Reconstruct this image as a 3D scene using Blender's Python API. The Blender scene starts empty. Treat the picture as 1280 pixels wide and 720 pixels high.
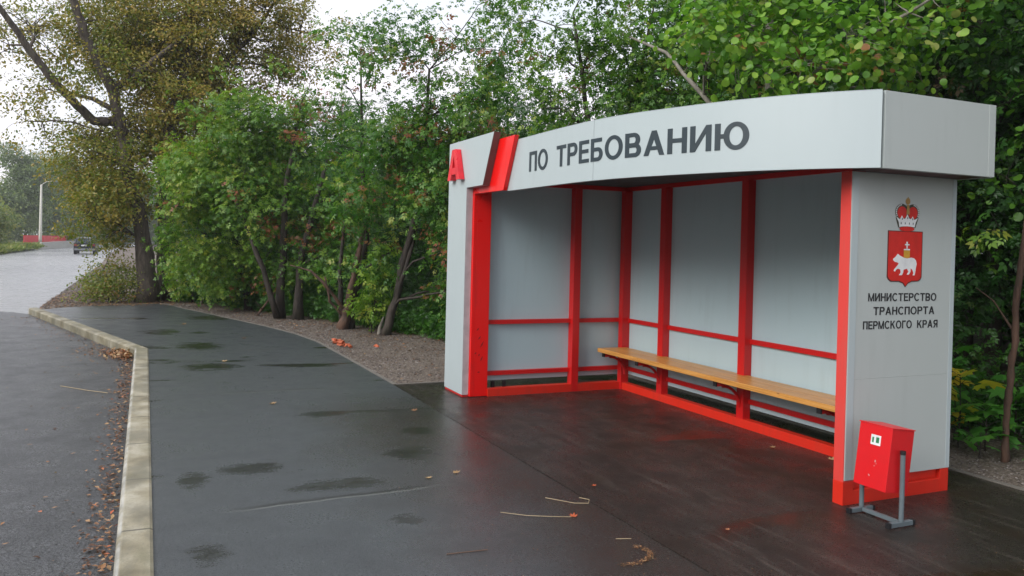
import bpy, bmesh, math, random
import numpy as np
from mathutils import Vector, Matrix, noise as mnoise
R = math.radians
scn = bpy.context.scene
C = scn.collection
random.seed(5)
HAZE = .0008

# ------------------------------------------------------------------ helpers
def link(o, parent=None):
    C.objects.link(o)
    if parent is not None: o.parent = parent
    return o
def tag(o, label=None, cat=None, group=None, kind=None):
    if label: o['label'] = label
    if cat: o['category'] = cat
    if group: o['group'] = group
    if kind: o['kind'] = kind
    return o
def empty(name, loc, label, cat, group=None, rz=0):
    o = bpy.data.objects.new(name, None); C.objects.link(o)
    o.location = loc; o.rotation_euler.z = rz; o.empty_display_size = .2
    return tag(o, label, cat, group)
class MB:
    """collects shapes in world space; build() links them as one mesh"""
    def __init__(s): s.v = []; s.f = []; s.m = []; s.mi = 0
    def add(s, vs, fs):
        b = len(s.v); s.v += [tuple(v) for v in vs]; s.f += [tuple(b+i for i in f) for f in fs]; s.m += [s.mi]*len(fs); return s
    def box(s, x0, x1, y0, y1, z0, z1, M=None):
        vs = [Vector((x, y, z)) for z in (z0, z1) for y in (y0, y1) for x in (x0, x1)]
        if M is not None: vs = [M @ v for v in vs]
        return s.add(vs, [(0,2,3,1),(4,5,7,6),(0,1,5,4),(2,6,7,3),(0,4,6,2),(1,3,7,5)])
    def prism(s, poly, h0, h1, fn):
        """poly in 2D, extruded between h0 and h1; fn(a,b,h)->xyz"""
        n = len(poly)
        vs = [fn(a, b, h0) for a, b in poly]+[fn(a, b, h1) for a, b in poly]
        return s.add(vs, [tuple(range(n))[::-1], tuple(range(n, 2*n))]+[(i, (i+1) % n, n+(i+1) % n, n+i) for i in range(n)])
    def tube(s, pts, rs, n=8, cap=True):
        pts = [Vector(p) for p in pts]
        if not hasattr(rs, '__len__'): rs = [rs]*len(pts)
        b = len(s.v); ref = None
        for i, p in enumerate(pts):
            d = (pts[min(i+1, len(pts)-1)]-pts[max(i-1, 0)])
            if d.length < 1e-9: d = Vector((0,0,1))
            d.normalize()
            if ref is None: ref = Vector((1,0,0)) if abs(d.x) < .8 else Vector((0,1,0))
            a = (ref-d*ref.dot(d)).normalized(); ref = a; c = d.cross(a)
            for k in range(n):
                t = 2*math.pi*k/n
                s.v.append(tuple(p+(a*math.cos(t)+c*math.sin(t))*rs[i]))
        for i in range(len(pts)-1):
            for k in range(n):
                s.f.append((b+i*n+k, b+i*n+(k+1) % n, b+(i+1)*n+(k+1) % n, b+(i+1)*n+k)); s.m.append(s.mi)
        if cap:
            s.f.append(tuple(b+k for k in range(n))[::-1]); s.m.append(s.mi)
            e = b+(len(pts)-1)*n
            s.f.append(tuple(e+k for k in range(n))); s.m.append(s.mi)
        return s
    def build(s, name, mat, parent=None, smooth=False, bevel=0, origin=None):
        me = bpy.data.meshes.new(name)
        off = Vector((0,0,0))
        if parent is not None: off = parent_world(parent)
        elif origin is not None: off = Vector(origin)
        me.from_pydata([tuple(Vector(v)-off) for v in s.v], [], s.f)
        mats = mat if isinstance(mat, (list, tuple)) else [mat]
        for m in mats: me.materials.append(m)
        if len(mats) > 1: me.polygons.foreach_set('material_index', s.m)
        if not smooth or True:
            bm = bmesh.new(); bm.from_mesh(me); bmesh.ops.recalc_face_normals(bm, faces=bm.faces)
            if bevel:
                bmesh.ops.bevel(bm, geom=[e for e in bm.edges if len(e.link_faces) == 2 and e.calc_face_angle(0) > .5], offset=bevel, segments=2, affect='EDGES', profile=.6)
            bm.to_mesh(me); bm.free()
        if smooth: me.polygons.foreach_set('use_smooth', [True]*len(me.polygons))
        o = bpy.data.objects.new(name, me); link(o, parent)
        if parent is None and origin is not None: o.location = origin
        return o
def parent_world(p):
    v = Vector(p.location)
    while p.parent is not None:
        p = p.parent; v = v+Vector(p.location)
    return v

# ------------------------------------------------------------------ materials
class NT:
    def __init__(s, name):
        s.m = bpy.data.materials.new(name); s.m.use_nodes = True; s.t = s.m.node_tree
        s.b = s.t.nodes['Principled BSDF']; s.out = s.t.nodes['Material Output']
    def n(s, ty, **kw):
        nd = s.t.nodes.new(ty)
        for k, v in kw.items():
            if k == 'i':
                for kk, vv in v.items():
                    if isinstance(vv, bpy.types.NodeSocket): s.t.links.new(vv, nd.inputs[kk])
                    else: nd.inputs[kk].default_value = vv
            else: setattr(nd, k, v)
        return nd
    def l(s, a, b): s.t.links.new(a, b)
    def coord(s, scale=(1,1,1)):
        g = s.n('ShaderNodeNewGeometry')
        tc = s.n('ShaderNodeTexCoord')
        mp = s.n('ShaderNodeMapping', i={'Vector': tc.outputs['Object']}); mp.inputs['Scale'].default_value = scale
        return mp.outputs[0]
    def noise(s, scale, detail=4, vec=None, rough=.55, dist=0):
        nd = s.n('ShaderNodeTexNoise', i={'Scale': scale, 'Detail': detail, 'Roughness': rough, 'Distortion': dist})
        if vec is not None: s.l(vec, nd.inputs['Vector'])
        return nd.outputs['Fac']
    def ramp(s, fac, stops, interp='LINEAR'):
        r = s.n('ShaderNodeValToRGB'); s.l(fac, r.inputs[0]); cr = r.color_ramp; cr.interpolation = interp
        while len(cr.elements) < len(stops): cr.elements.new(.5)
        for e, (p, c) in zip(cr.elements, stops):
            e.position = p; e.color = (*c, 1) if hasattr(c, '__len__') else (c, c, c, 1)
        return r.outputs[0]
    def mr(s, v, a, b, c=0., d=1.):
        return s.n('ShaderNodeMapRange', i={0: v, 1: a, 2: b, 3: c, 4: d}).outputs[0]
    def math(s, op, a, b=0., c=0.):
        nd = s.n('ShaderNodeMath', operation=op)
        for i, v in enumerate((a, b, c)):
            if isinstance(v, bpy.types.NodeSocket): s.l(v, nd.inputs[i])
            else: nd.inputs[i].default_value = v
        return nd.outputs[0]
    def mix(s, f, a, b, ty='MIX'):
        nd = s.n('ShaderNodeMix', data_type='RGBA', blend_type=ty)
        for i, v in ((0, f), (6, a), (7, b)):
            if isinstance(v, bpy.types.NodeSocket): s.l(v, nd.inputs[i])
            else: nd.inputs[i].default_value = (*v, 1) if hasattr(v, '__len__') else v
        return nd.outputs[2]
    def bump(s, h, strength, dist, prev=None):
        nd = s.n('ShaderNodeBump', i={'Height': h, 'Strength': strength, 'Distance': dist})
        if prev is not None: s.l(prev, nd.inputs['Normal'])
        return nd.outputs[0]
    def set(s, **kw):
        for k, v in kw.items():
            k = k.replace('_', ' ')
            if isinstance(v, bpy.types.NodeSocket): s.l(v, s.b.inputs[k])
            else: s.b.inputs[k].default_value = (*v, 1) if hasattr(v, '__len__') and len(v) == 3 else v
        return s.m

def painted(name, col, dirt=(.2,.19,.17), rough=.38, amt=.25, streak=True, spec=.5):
    n = NT(name)
    v = n.coord((1, 1, .12)) if streak else n.coord()
    a = n.noise(14, 5, v); b = n.noise(2.2, 3, n.coord())
    f = n.math('MULTIPLY', n.mr(a, .5, .8), n.mr(b, .35, .7))
    f = n.math('MULTIPLY', f, amt)
    c = n.mix(f, col, dirt)
    sp = n.mr(n.noise(70, 2, n.coord()), .74, .8, 0, .35*amt/.25 if amt else 0)
    c = n.mix(sp, c, dirt)
    n.set(Base_Color=c, Roughness=n.mr(b, .3, .7, rough-.06, rough+.12), Specular_IOR_Level=spec)
    n.set(Normal=n.bump(n.noise(1.6, 2, n.coord()), .12, .02))
    return n.m
def simple(name, col, rough=.5, metal=0., bump=0, bs=60):
    n = NT(name); k = n.noise(9, 4, n.coord())
    d = tuple(c*.8 for c in col)
    n.set(Base_Color=n.mix(n.mr(k, .35, .65, 0, 1), col, d), Roughness=n.mr(k, .3, .7, max(rough-.08, .02), min(rough+.08, 1)), Metallic=metal)
    if bump: n.set(Normal=n.bump(n.noise(bs, 3, n.coord()), bump, .01))
    return n.m

M = {}
M['cladding'] = painted('grey_cladding', (.42,.485,.495), (.24,.25,.24), .36, .12)
M['wallpanel'] = painted('wall_panel_grey', (.43,.56,.60), (.22,.26,.26), .42, .22)
M['endpanel'] = painted('end_panel_grey', (.43,.47,.455), (.22,.23,.2), .36, .18)
M['slabedge'] = simple('panel_edge_red_reflection', (.50,.46,.47), .4)  # pink reflection of the red parts painted into the grey edge
M['brownedge'] = simple('dark_brown_edge', (.15,.09,.085), .5)  # dark brown for the slanted slab edge
M['red'] = painted('signal_red_panel', (.82,.006,.004), (.25,.02,.015), .3, .3)
M['redsteel'] = painted('red_painted_steel', (.56,.008,.008), (.16,.03,.02), .35, .4)
M['redfade'] = painted('faded_red_steel', (.66,.055,.045), (.35,.12,.1), .38, .7)
M['redbase'] = painted('red_base_rail', (.62,.022,.008), (.22,.05,.03), .4, .5)
M['letter'] = simple('letter_red', (.78,.02,.035), .35)
M['dark'] = simple('lettering_graphite', (.028,.045,.055), .45)
M['black'] = simple('black_plastic', (.012,.012,.014), .45)
M['textblack'] = simple('lettering_black', (.02,.02,.022), .45)
M['ceiling'] = simple('ceiling_sheet', (.07,.085,.09), .6)
M['steel'] = simple('grey_painted_tube', (.17,.21,.23), .35, .3)
M['binred'] = painted('bin_red', (.62,.008,.012), (.3,.03,.03), .36, .3, False)
M['white'] = simple('white_print', (.78,.8,.8), .45)
M['yellow'] = simple('yellow_print', (.62,.33,.03), .45)
M['gold'] = simple('gold_print', (.42,.25,.07), .45)
M['crestred'] = simple('crest_red', (.62,.016,.01), .42)
M['greenprint'] = simple('green_print', (.03,.2,.08), .45)

def wood():
    n = NT('varnished_plank')
    a = n.noise(6, 6, n.coord((.35, 9, 9)), .6, .4)
    b = n.noise(40, 3, n.coord((.05, 3, 3)))
    c = n.ramp(a, [(.3, (.40,.17,.035)), (.5, (.60,.28,.065)), (.7, (.70,.37,.11))])
    c = n.mix(n.mr(b, .5, .75, 0, .45), c, (.22,.08,.015))
    v = n.n('ShaderNodeTexVoronoi', i={'Scale': 3.3, 'Vector': n.coord((1, 3, 3))})
    c = n.mix(n.mr(v.outputs['Distance'], .03, .07, .8, 0), c, (.12,.04,.01))
    n.set(Base_Color=c, Roughness=.36, Normal=n.bump(a, .2, .005)); return n.m
M['wood'] = wood()

def asphalt(name, dark, light, r0, r1, seams=None, streaks=False, bumpd=.0035, patch=True, grit=1., spec=(.22,.95), stains=None, apron=False):
    n = NT(name); P = n.coord()
    ag = n.noise(150, 4, P, .8); ag2 = n.noise(62, 4, P, .8); big = n.noise(.55, 4, P); mid = n.noise(2.7, 5, P, .6)
    vor = n.n('ShaderNodeTexVoronoi', i={'Scale': 150., 'Vector': P})
    if grit > 1:
        vc = n.n('ShaderNodeTexVoronoi', i={'Scale': 120., 'Vector': P}); bw = n.n('ShaderNodeRGBToBW'); n.l(vc.outputs['Color'], bw.inputs[0])
        ag = n.math('ADD', n.math('MULTIPLY', ag, .65), n.math('MULTIPLY', bw.outputs[0], .35))
    c = n.mix(n.mr(ag, .40, .62), dark, light)
    c = n.mix(n.mr(vor.outputs['Color'] if False else ag2, .62, .74, 0, .5), c, tuple(x*2.3 for x in light))
    c = n.mix(n.mr(mid, .4, .65, 0, .45), c, dark)
    rough = n.mr(mid, .35, .68, r0, r1)
    damp = n.mr(n.noise(.8, 3, n.coord((1.6, .7, 1)), .5), .61, .68, 0, 1) if patch else 0.
    if stains:
        sx = n.n('ShaderNodeSeparateXYZ', i={'Vector': P}); tot = None
        nx_ = n.math('ADD', n.math('MULTIPLY', n.math('SUBTRACT', n.noise(4, 5, n.coord((2.4, .8, 1)), .75), .5), 5.), .15)
        for (x0, y0, rx, ry) in stains:
            a = n.math('DIVIDE', n.math('SUBTRACT', sx.outputs[0], x0), rx); b = n.math('DIVIDE', n.math('SUBTRACT', sx.outputs[1], y0), ry)
            d = n.math('ADD', n.math('ADD', n.math('MULTIPLY', a, a), n.math('MULTIPLY', b, b)), nx_)
            k = n.mr(d, .1, 1.3, 1, 0); tot = k if tot is None else n.math('MAXIMUM', tot, k)
        damp = n.math('MAXIMUM', damp, tot) if patch else tot
    if apron:  # dark reflection near the shelter painted into the asphalt colour
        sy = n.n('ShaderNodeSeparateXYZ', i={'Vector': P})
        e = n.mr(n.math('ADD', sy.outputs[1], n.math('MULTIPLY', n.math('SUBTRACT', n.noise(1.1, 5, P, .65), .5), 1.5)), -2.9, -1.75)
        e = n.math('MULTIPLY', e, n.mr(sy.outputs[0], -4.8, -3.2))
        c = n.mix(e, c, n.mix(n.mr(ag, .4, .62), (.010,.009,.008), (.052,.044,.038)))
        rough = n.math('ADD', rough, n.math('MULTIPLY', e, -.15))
    if patch:
        c = n.mix(n.math('MULTIPLY', damp, .92), c, (.006,.007,.004))
        rough = n.math('ADD', rough, n.math('MULTIPLY', damp, -.24))
    if streaks:
        st = n.noise(3.5, 5, n.coord((.35, 5, 1)), .7, .6)
        c = n.mix(n.mr(st, .52, .72, 0, .55), c, (.11,.095,.08))
        wd = n.noise(1.3, 4, P, .6, .3)
        c = n.mix(n.mr(wd, .5, .7, 0, .6), c, (.03,.016,.008))
    if seams:
        sx = n.n('ShaderNodeSeparateXYZ', i={'Vector': P})
        wob = n.math('MULTIPLY', n.math('SUBTRACT', n.noise(2.5, 3, P), .5), .09)
        for x0, slope, ya, yb in seams:
            X = n.math('SUBTRACT', n.math('ADD', sx.outputs[0], wob), n.math('ADD', n.math('MULTIPLY', sx.outputs[1], slope), x0))
            Xs = n.math('ABSOLUTE', X)
            ymask = n.math('MULTIPLY', n.mr(sx.outputs[1], ya-.15, ya+.15), n.mr(sx.outputs[1], yb-.2, yb+.1, 1, 0))
            ln = n.math('MULTIPLY', n.mr(Xs, .008, .016, 1, 0), ymask)
            c = n.mix(n.math('MULTIPLY', ln, .8), c, (.13,.14,.13))
            dk = n.math('MULTIPLY', n.mr(n.math('ABSOLUTE', n.math('ADD', X, .035)), .01, .035, 1, 0), ymask)
            c = n.mix(n.math('MULTIPLY', dk, .7), c, (.012,.013,.012))
    n.set(Base_Color=c, Roughness=n.math('MAXIMUM', n.math('ADD', rough, n.mr(ag2, .4, .62, -.06, .08)), .08), Specular_IOR_Level=n.mr(ag2, .38, .6, spec[0], spec[1]))
    h = n.math('ADD', n.math('MULTIPLY', ag, 1.), n.math('MULTIPLY', ag2, 1.2))
    b = n.bump(h, .55*grit, bumpd); b = n.bump(n.noise(1.4, 3, P), .25, .03, b)
    n.set(Normal=b); return n.m
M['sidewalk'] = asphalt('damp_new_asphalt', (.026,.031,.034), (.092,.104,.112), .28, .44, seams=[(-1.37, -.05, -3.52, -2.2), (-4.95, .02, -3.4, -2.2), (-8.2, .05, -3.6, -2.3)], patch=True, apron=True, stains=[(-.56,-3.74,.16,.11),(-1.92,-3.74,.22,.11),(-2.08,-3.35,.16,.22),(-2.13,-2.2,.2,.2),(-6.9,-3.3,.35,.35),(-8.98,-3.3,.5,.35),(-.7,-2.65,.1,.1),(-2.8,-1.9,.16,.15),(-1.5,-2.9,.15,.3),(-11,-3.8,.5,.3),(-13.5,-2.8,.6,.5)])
M['pad'] = asphalt('wet_dark_asphalt', (.008,.007,.006), (.048,.040,.034), .20, .40, spec=(.12,.5), streaks=True, stains=[(.0,-1.95,.30,.28)])
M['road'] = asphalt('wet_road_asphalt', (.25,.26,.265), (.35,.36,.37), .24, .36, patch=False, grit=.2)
M['bay'] = asphalt('coarse_bay_asphalt', (.014,.016,.018), (.115,.122,.13), .28, .42, patch=False, bumpd=.008, grit=1.3)

def kerbmat():
    n = NT('kerb_concrete'); P = n.coord()
    a = n.noise(3, 5, P); b = n.noise(90, 3, P)
    c = n.ramp(a, [(.35, (.15,.13,.08)), (.5, (.29,.26,.175)), (.65, (.42,.39,.30))])
    c = n.mix(n.mr(b, .5, .75, 0, .5), c, (.16,.14,.10))
    sx = n.n('ShaderNodeSeparateXYZ', i={'Vector': P})
    fr = n.math('FRACT', sx.outputs[0]); j = n.math('MINIMUM', fr, n.math('SUBTRACT', 1., fr))
    c = n.mix(n.mr(j, .006, .014, .85, 0), c, (.06,.055,.04))
    m = n.noise(1.1, 3, n.coord((1, 3, 1))); c = n.mix(n.mr(m, .55, .7, 0, .6), c, (.13,.13,.07))
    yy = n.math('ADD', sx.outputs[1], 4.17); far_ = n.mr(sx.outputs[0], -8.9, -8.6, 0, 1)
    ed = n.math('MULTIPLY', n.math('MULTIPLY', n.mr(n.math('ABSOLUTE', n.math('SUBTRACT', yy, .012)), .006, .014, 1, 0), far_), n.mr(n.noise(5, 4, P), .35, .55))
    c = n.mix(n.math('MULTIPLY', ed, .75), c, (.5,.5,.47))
    c = n.mix(n.math('MULTIPLY', n.mr(n.noise(1.7, 4, n.coord((1, 2, 1)), .7), .45, .6, 0, .55), 1.), c, (.16,.155,.12))
    n.set(Base_Color=c, Roughness=.62, Normal=n.bump(b, .5, .004)); return n.m
M['kerb'] = kerbmat()

def groundmat():
    n = NT('gravelly_earth'); P = n.coord()
    a = n.noise(1.2, 4, P); b = n.noise(38, 4, P, .7)
    v = n.n('ShaderNodeTexVoronoi', i={'Scale': 46., 'Vector': P})
    c = n.ramp(b, [(.3, (.035,.026,.018)), (.5, (.13,.102,.078)), (.68, (.29,.245,.20))])
    g = n.n('ShaderNodeRGBToBW'); n.l(v.outputs['Color'], g.inputs[0])
    c = n.mix(n.mr(g.outputs[0], .7, .9, 0, .55), c, (.24,.215,.2))
    c = n.mix(n.mr(a, .5, .7, 0, .5), c, (.07,.045,.03))
    sx = n.n('ShaderNodeSeparateXYZ', i={'Vector': P})
    grass = n.mix(n.mr(n.noise(4, 4, P), .35, .65), (.07,.10,.02), (.14,.14,.035))
    m = n.mr(n.math('ADD', sx.outputs[1], n.math('MULTIPLY', n.noise(.6, 2, P), 1.2)), -14.2, -13.4, 1, 0)
    c = n.mix(m, c, grass)
    litter = n.mr(n.noise(9, 5, P, .7), .56, .66, 0, .7)
    wood_ = n.mr(sx.outputs[1], 1.6, 3., 0, 1)
    c = n.mix(n.math('MULTIPLY', litter, n.math('ADD', .35, n.math('MULTIPLY', wood_, .65))), c, (.09,.045,.022))
    n.set(Base_Color=c, Roughness=.8)
    b1 = n.bump(n.math('ADD', b, v.outputs['Distance']), .8, .018); n.set(Normal=b1); return n.m
M['ground'] = groundmat()

def bark(name, a, b, scale=14):
    n = NT(name); v = n.coord((1, 1, .25))
    k = n.noise(scale, 6, v, .7); g = n.noise(3, 3, n.coord())
    c = n.mix(n.mr(k, .35, .65), a, b); c = n.mix(n.mr(g, .55, .7, 0, .35), c, (.05,.06,.03))
    n.set(Base_Color=c, Roughness=.8, Normal=n.bump(k, .8, .02)); return n.m
M['bark'] = bark('dark_wet_bark', (.012,.009,.007), (.055,.042,.032))
M['barkgrey'] = bark('poplar_bark', (.03,.023,.018), (.12,.095,.075))
M['barkpale'] = bark('aspen_bark', (.11,.10,.08), (.26,.24,.2), 22)
M['barkred'] = bark('stripped_brown_bark', (.03,.018,.012), (.13,.07,.045), 10)

def leafmat(name, stops, trans=.35, rough=.42):
    n = NT(name)
    at = n.n('ShaderNodeAttribute', attribute_name='leaf_kind')
    c = n.ramp(at.outputs['Fac'], stops)
    n.set(Base_Color=c, Roughness=rough, Specular_IOR_Level=.4)
    tr = n.n('ShaderNodeBsdfTranslucent')
    tc = n.mix(1., c, (1.3,1.5,.7), 'MULTIPLY'); n.l(tc, tr.inputs[0])
    mx = n.n('ShaderNodeMixShader', i={0: trans}); n.l(n.b.outputs[0], mx.inputs[1]); n.l(tr.outputs[0], mx.inputs[2])
    n.l(mx.outputs[0], n.out.inputs[0]); return n.m
DRY = (.24,.085,.04)
L = {}
L['poplar'] = leafmat('poplar_leaves', [(0, (.08,.16,.022)), (.35, (.17,.20,.033)), (.65, (.28,.23,.045)), (.9, (.42,.30,.07)), (1, (.3,.15,.06))])
L['light'] = leafmat('light_green_leaves', [(0, (.025,.085,.012)), (.4, (.085,.20,.02)), (.8, (.22,.33,.04)), (.93, (.32,.35,.06)), (1, DRY)])
L['mid'] = leafmat('mid_green_leaves', [(0, (.02,.08,.013)), (.5, (.06,.17,.022)), (.85, (.16,.28,.04)), (.93, (.26,.30,.05)), (1, DRY)])
L['deep'] = leafmat('deep_green_leaves', [(0, (.014,.05,.013)), (.5, (.028,.085,.02)), (.9, (.05,.12,.03)), (1, (.1,.07,.03))])
L['aspen'] = leafmat('aspen_leaves', [(0, (.045,.14,.018)), (.5, (.13,.29,.028)), (.8, (.25,.40,.05)), (.93, (.25,.29,.07)), (.97, (.42,.30,.06)), (1, (.25,.12,.05))])
L['maple'] = leafmat('maple_leaves', [(0, (.03,.14,.025)), (.6, (.08,.26,.035)), (.88, (.2,.38,.04)), (.94, (.5,.5,.05)), (1, (.75,.52,.05))])
L['shrub'] = leafmat('yellowing_shrub_leaves', [(0, (.06,.13,.02)), (.4, (.16,.23,.04)), (.75, (.3,.28,.06)), (1, (.34,.16,.06))])
L['litter'] = leafmat('fallen_leaves', [(0, (.07,.035,.02)), (.35, (.17,.08,.04)), (.7, (.32,.16,.07)), (.9, (.42,.29,.15)), (1, (.45,.10,.035))], .1, .5)
L['farfol'] = leafmat('distant_leaves', [(0, (.09,.14,.05)), (.5, (.20,.27,.08)), (1, (.40,.36,.12))])
L['grass'] = leafmat('grass_blades', [(0, (.10,.16,.03)), (.6, (.2,.25,.05)), (1, (.32,.29,.1))], .3)

# ------------------------------------------------------------------ leaf geometry (numpy)
def T_diamond():
    return np.array([(0,0,0),(.45,.27,.06),(1,0,-.08),(.45,-.27,.06)]), [(0,2,1),(0,3,2)]
def T_round():
    v = [(.5,0,-.03)]; n = 8
    for k in range(n):
        a = 2*math.pi*k/n+math.pi; x = .5+.5*math.cos(a); y = .5*math.sin(a)
        v.append((x, y, .12*abs(y)*2-.05*x))
    return np.array(v), [(0, 1+k, 1+(k+1) % n) for k in range(n)]
def T_maple():
    ang = [180, 140, 118, 92, 68, 48, 25, 0, -25, -48, -68, -92, -118, -140]
    rad = [.28, .42, .34, .55, .36, .62, .40, .72, .40, .62, .36, .55, .34, .42]
    v = [(.4,0,0)]
    for a, r in zip(ang, rad): v.append((.4+r*math.cos(R(a)), r*math.sin(R(a)), -.12*r+.05*(r < .45)))
    n = len(ang)
    return np.array(v), [(0, 1+(k+1) % n, 1+k) for k in range(n)]
def T_compound():
    dv, df = T_diamond(); V = []; F = []
    for ox, oy, ang, s in ((.55,0,0,.5),(.5,.02,48,.42),(.5,-.02,-48,.42),(.22,.02,58,.36),(.22,-.02,-58,.36)):
        b = len(V); ca, sa = math.cos(R(ang)), math.sin(R(ang))
        for x, y, z in dv: V.append((ox+s*(x*ca-y*sa), oy+s*(x*sa+y*ca), s*z-.12*s*x))
        F += [tuple(b+i for i in f) for f in df]
    return np.array(V), F
TPL = {'diamond': T_diamond(), 'round': T_round(), 'maple': T_maple(), 'compound': T_compound()}
def leaf_mesh(name, pos, size, kind, tpl, mat, rng, up=.5, droop=.25, flat=False, outward=None):
    TV, TF = TPL[tpl]; N = len(pos); k = len(TV)
    if flat:
        nrm = rng.normal(0, .22, (N, 3)); nrm[:, 2] += 1
    else:
        nrm = rng.normal(0, 1, (N, 3)); nrm[:, 2] = np.abs(nrm[:, 2])*.8+up
        if outward is not None: nrm += outward*.9
    nrm /= np.linalg.norm(nrm, axis=1)[:, None]
    d = rng.normal(0, 1, (N, 3)); d[:, 2] -= droop*2 if not flat else 0
    d -= nrm*(d*nrm).sum(1)[:, None]; d /= np.linalg.norm(d, axis=1)[:, None]+1e-9
    s = np.cross(nrm, d)
    sz = size*rng.uniform(.65, 1.25, N) if not hasattr(size, '__len__') else size
    V = pos[:, None, :]+sz[:, None, None]*(TV[None, :, 0, None]*d[:, None, :]+TV[None, :, 1, None]*s[:, None, :]+TV[None, :, 2, None]*nrm[:, None, :])
    V = V.reshape(-1, 3).astype(np.float32)
    F = (np.array(TF)[None]+(np.arange(N)*k)[:, None, None]).reshape(-1, 3).astype(np.int32)
    me = bpy.data.meshes.new(name)
    me.vertices.add(len(V)); me.vertices.foreach_set('co', V.ravel())
    me.loops.add(F.size); me.loops.foreach_set('vertex_index', F.ravel())
    me.polygons.add(len(F)); me.polygons.foreach_set('loop_start', np.arange(0, F.size, 3, dtype=np.int32))
    me.polygons.foreach_set('loop_total', np.full(len(F), 3, np.int32))
    me.materials.append(mat); me.update(calc_edges=True)
    at = me.attributes.new('leaf_kind', 'FLOAT', 'POINT'); at.data.foreach_set('value', np.repeat(np.clip(kind, 0, 1), k).astype(np.float32))
    return me
def rball(rng, n, p=.45):
    v = rng.normal(0, 1, (n, 3)); v /= np.linalg.norm(v, axis=1)[:, None]
    return v*(rng.uniform(0, 1, n)**p)[:, None]
def crown_data(blobs, dens, per, rng, spread, dry, gaps=.5, zmin=.05, tone=.45, avoid=None):
    cc = []; ow = []
    for bx, by, bz, br, bw in blobs:
        n = max(3, int(dens*bw*br*br*br**.4))
        o = rball(rng, int(n*1.5))
        p = np.array((bx, by, bz))+o*np.array((br*1.08, br*1.08, br*.95))
        keep = np.array([mnoise.noise(Vector(q)*1.3/max(spread*3, .3)) > -gaps*.5+(-.1 if bw > .8 else .08) for q in p])
        keep &= p[:, 2] > zmin
        if avoid is not None: keep &= ~avoid(p)
        p = p[keep][:n]; cc.append(p); ow.append(o[keep][:n])
    cc = np.concatenate(cc); ow = np.concatenate(ow)
    m = len(cc)
    ck = np.clip(rng.normal(tone, .17, m), 0, .85); ck[rng.uniform(0, 1, m) < dry] = 1.
    lo = rng.normal(0, 1, (m, per, 3))*spread*np.array((1, 1, .62)); lo[..., 2] -= .3*np.abs(lo[..., 0])
    P = (cc[:, None]+lo).reshape(-1, 3); OW = np.repeat(ow, per, 0)
    K = np.repeat(ck, per); K = np.where(K > .95, np.clip(K+rng.normal(0, .02, len(K)), .94, 1), np.clip(K+rng.normal(0, .14, len(K)), 0, .93))
    ok = P[:, 2] > .03
    if avoid is not None: ok &= ~avoid(P)
    return cc, P[ok], K[ok], OW[ok]
def tree(name, label, cat, base, stems, blobs, leaf, tpl='compound', size=.16, dens=90, per=14, spread=.16, dry=.02, barkm='bark', seed=1, group=None,
         gaps=.5, tone=.45, twigs=.5, limbs=True, avoid=None, crown='crown', trunk='trunk', zmin=.05, up=.5):
    rng = np.random.default_rng(seed); rnd = random.Random(seed)
    root = empty(name, base, label, cat, group); off = Vector(base)
    cc, P, K, OW = crown_data(blobs, dens, per, rng, spread, dry, gaps, zmin, tone, avoid)
    me = leaf_mesh(crown, P-np.array(base), size, K, tpl, L[leaf], rng, outward=OW, up=up)
    o = bpy.data.objects.new(crown, me); link(o, root)
    mb = MB(); nodes = []
    for st in stems:
        pts = [Vector(q[:3]) for q in st]; rs = [q[3] for q in st]
        fine = []; fr = []
        for i in range(len(pts)-1):
            for j in range(4):
                t = j/4; q = pts[i].lerp(pts[i+1], t); r_ = rs[i]*(1-t)+rs[i+1]*t
                w = r_*.22+.008
                q = q+Vector((rnd.uniform(-w, w), rnd.uniform(-w, w), 0)) if (i or j) else q
                fine.append(q); fr.append(r_*rnd.uniform(.93, 1.08))
        fine.append(pts[-1]); fr.append(rs[-1])
        if fine[0].z < .15: fr[0] *= 1.2; fine[0].z -= .08
        mb.tube(fine, fr, 9)
        nodes += list(zip(fine[3:], fr[3:]))
    limbn = list(nodes)
    if limbs:
        for bx, by, bz, br, bw in blobs:
            c = Vector((bx, by, bz))
            cand = [n_ for n_ in nodes if n_[0].z < c.z+.1] or nodes
            s, r_ = min(cand, key=lambda n_: (n_[0]-c).length+.5*abs(n_[0].z-(c.z-.5*br-.2)))
            r0 = min(r_*.6, .012+.03*br); L_ = (c-s).length
            pts = []
            for j in range(7):
                t = j/6; q = s.lerp(c, t)+Vector((rnd.uniform(-1,1), rnd.uniform(-1,1), rnd.uniform(-.4,1)))*L_*.05*(1 if 0 < j else 0)+Vector((0,0,L_*.08*math.sin(math.pi*t)))
                pts.append(q)
            mb.tube(pts, [r0*(1-.65*j/6) for j in range(7)], 6, False)
            limbn += [(q, r0*(1-.65*j/6)) for j, q in enumerate(pts) if j > 1]
    lp = np.array([tuple(q[0]) for q in limbn])
    for c in cc:
        if rnd.random() > twigs: continue
        d = np.linalg.norm(lp-c, axis=1)+.35*np.maximum(lp[:, 2]-c[2], 0); i = int(d.argmin())
        if d[i] > 2.2: continue
        s = limbn[i][0]; e = Vector(c); m = s.lerp(e, .5)+Vector((rnd.uniform(-1,1), rnd.uniform(-1,1), rnd.uniform(-.2,1)))*.1*(e-s).length
        r0 = min(.011, limbn[i][1]*.7)
        mb.tube([s, m, e+(e-m)*.25], [r0, r0*.65, r0*.25], 4, False)
    mb.build(trunk, M[barkm], root, smooth=True)
    return root
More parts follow.
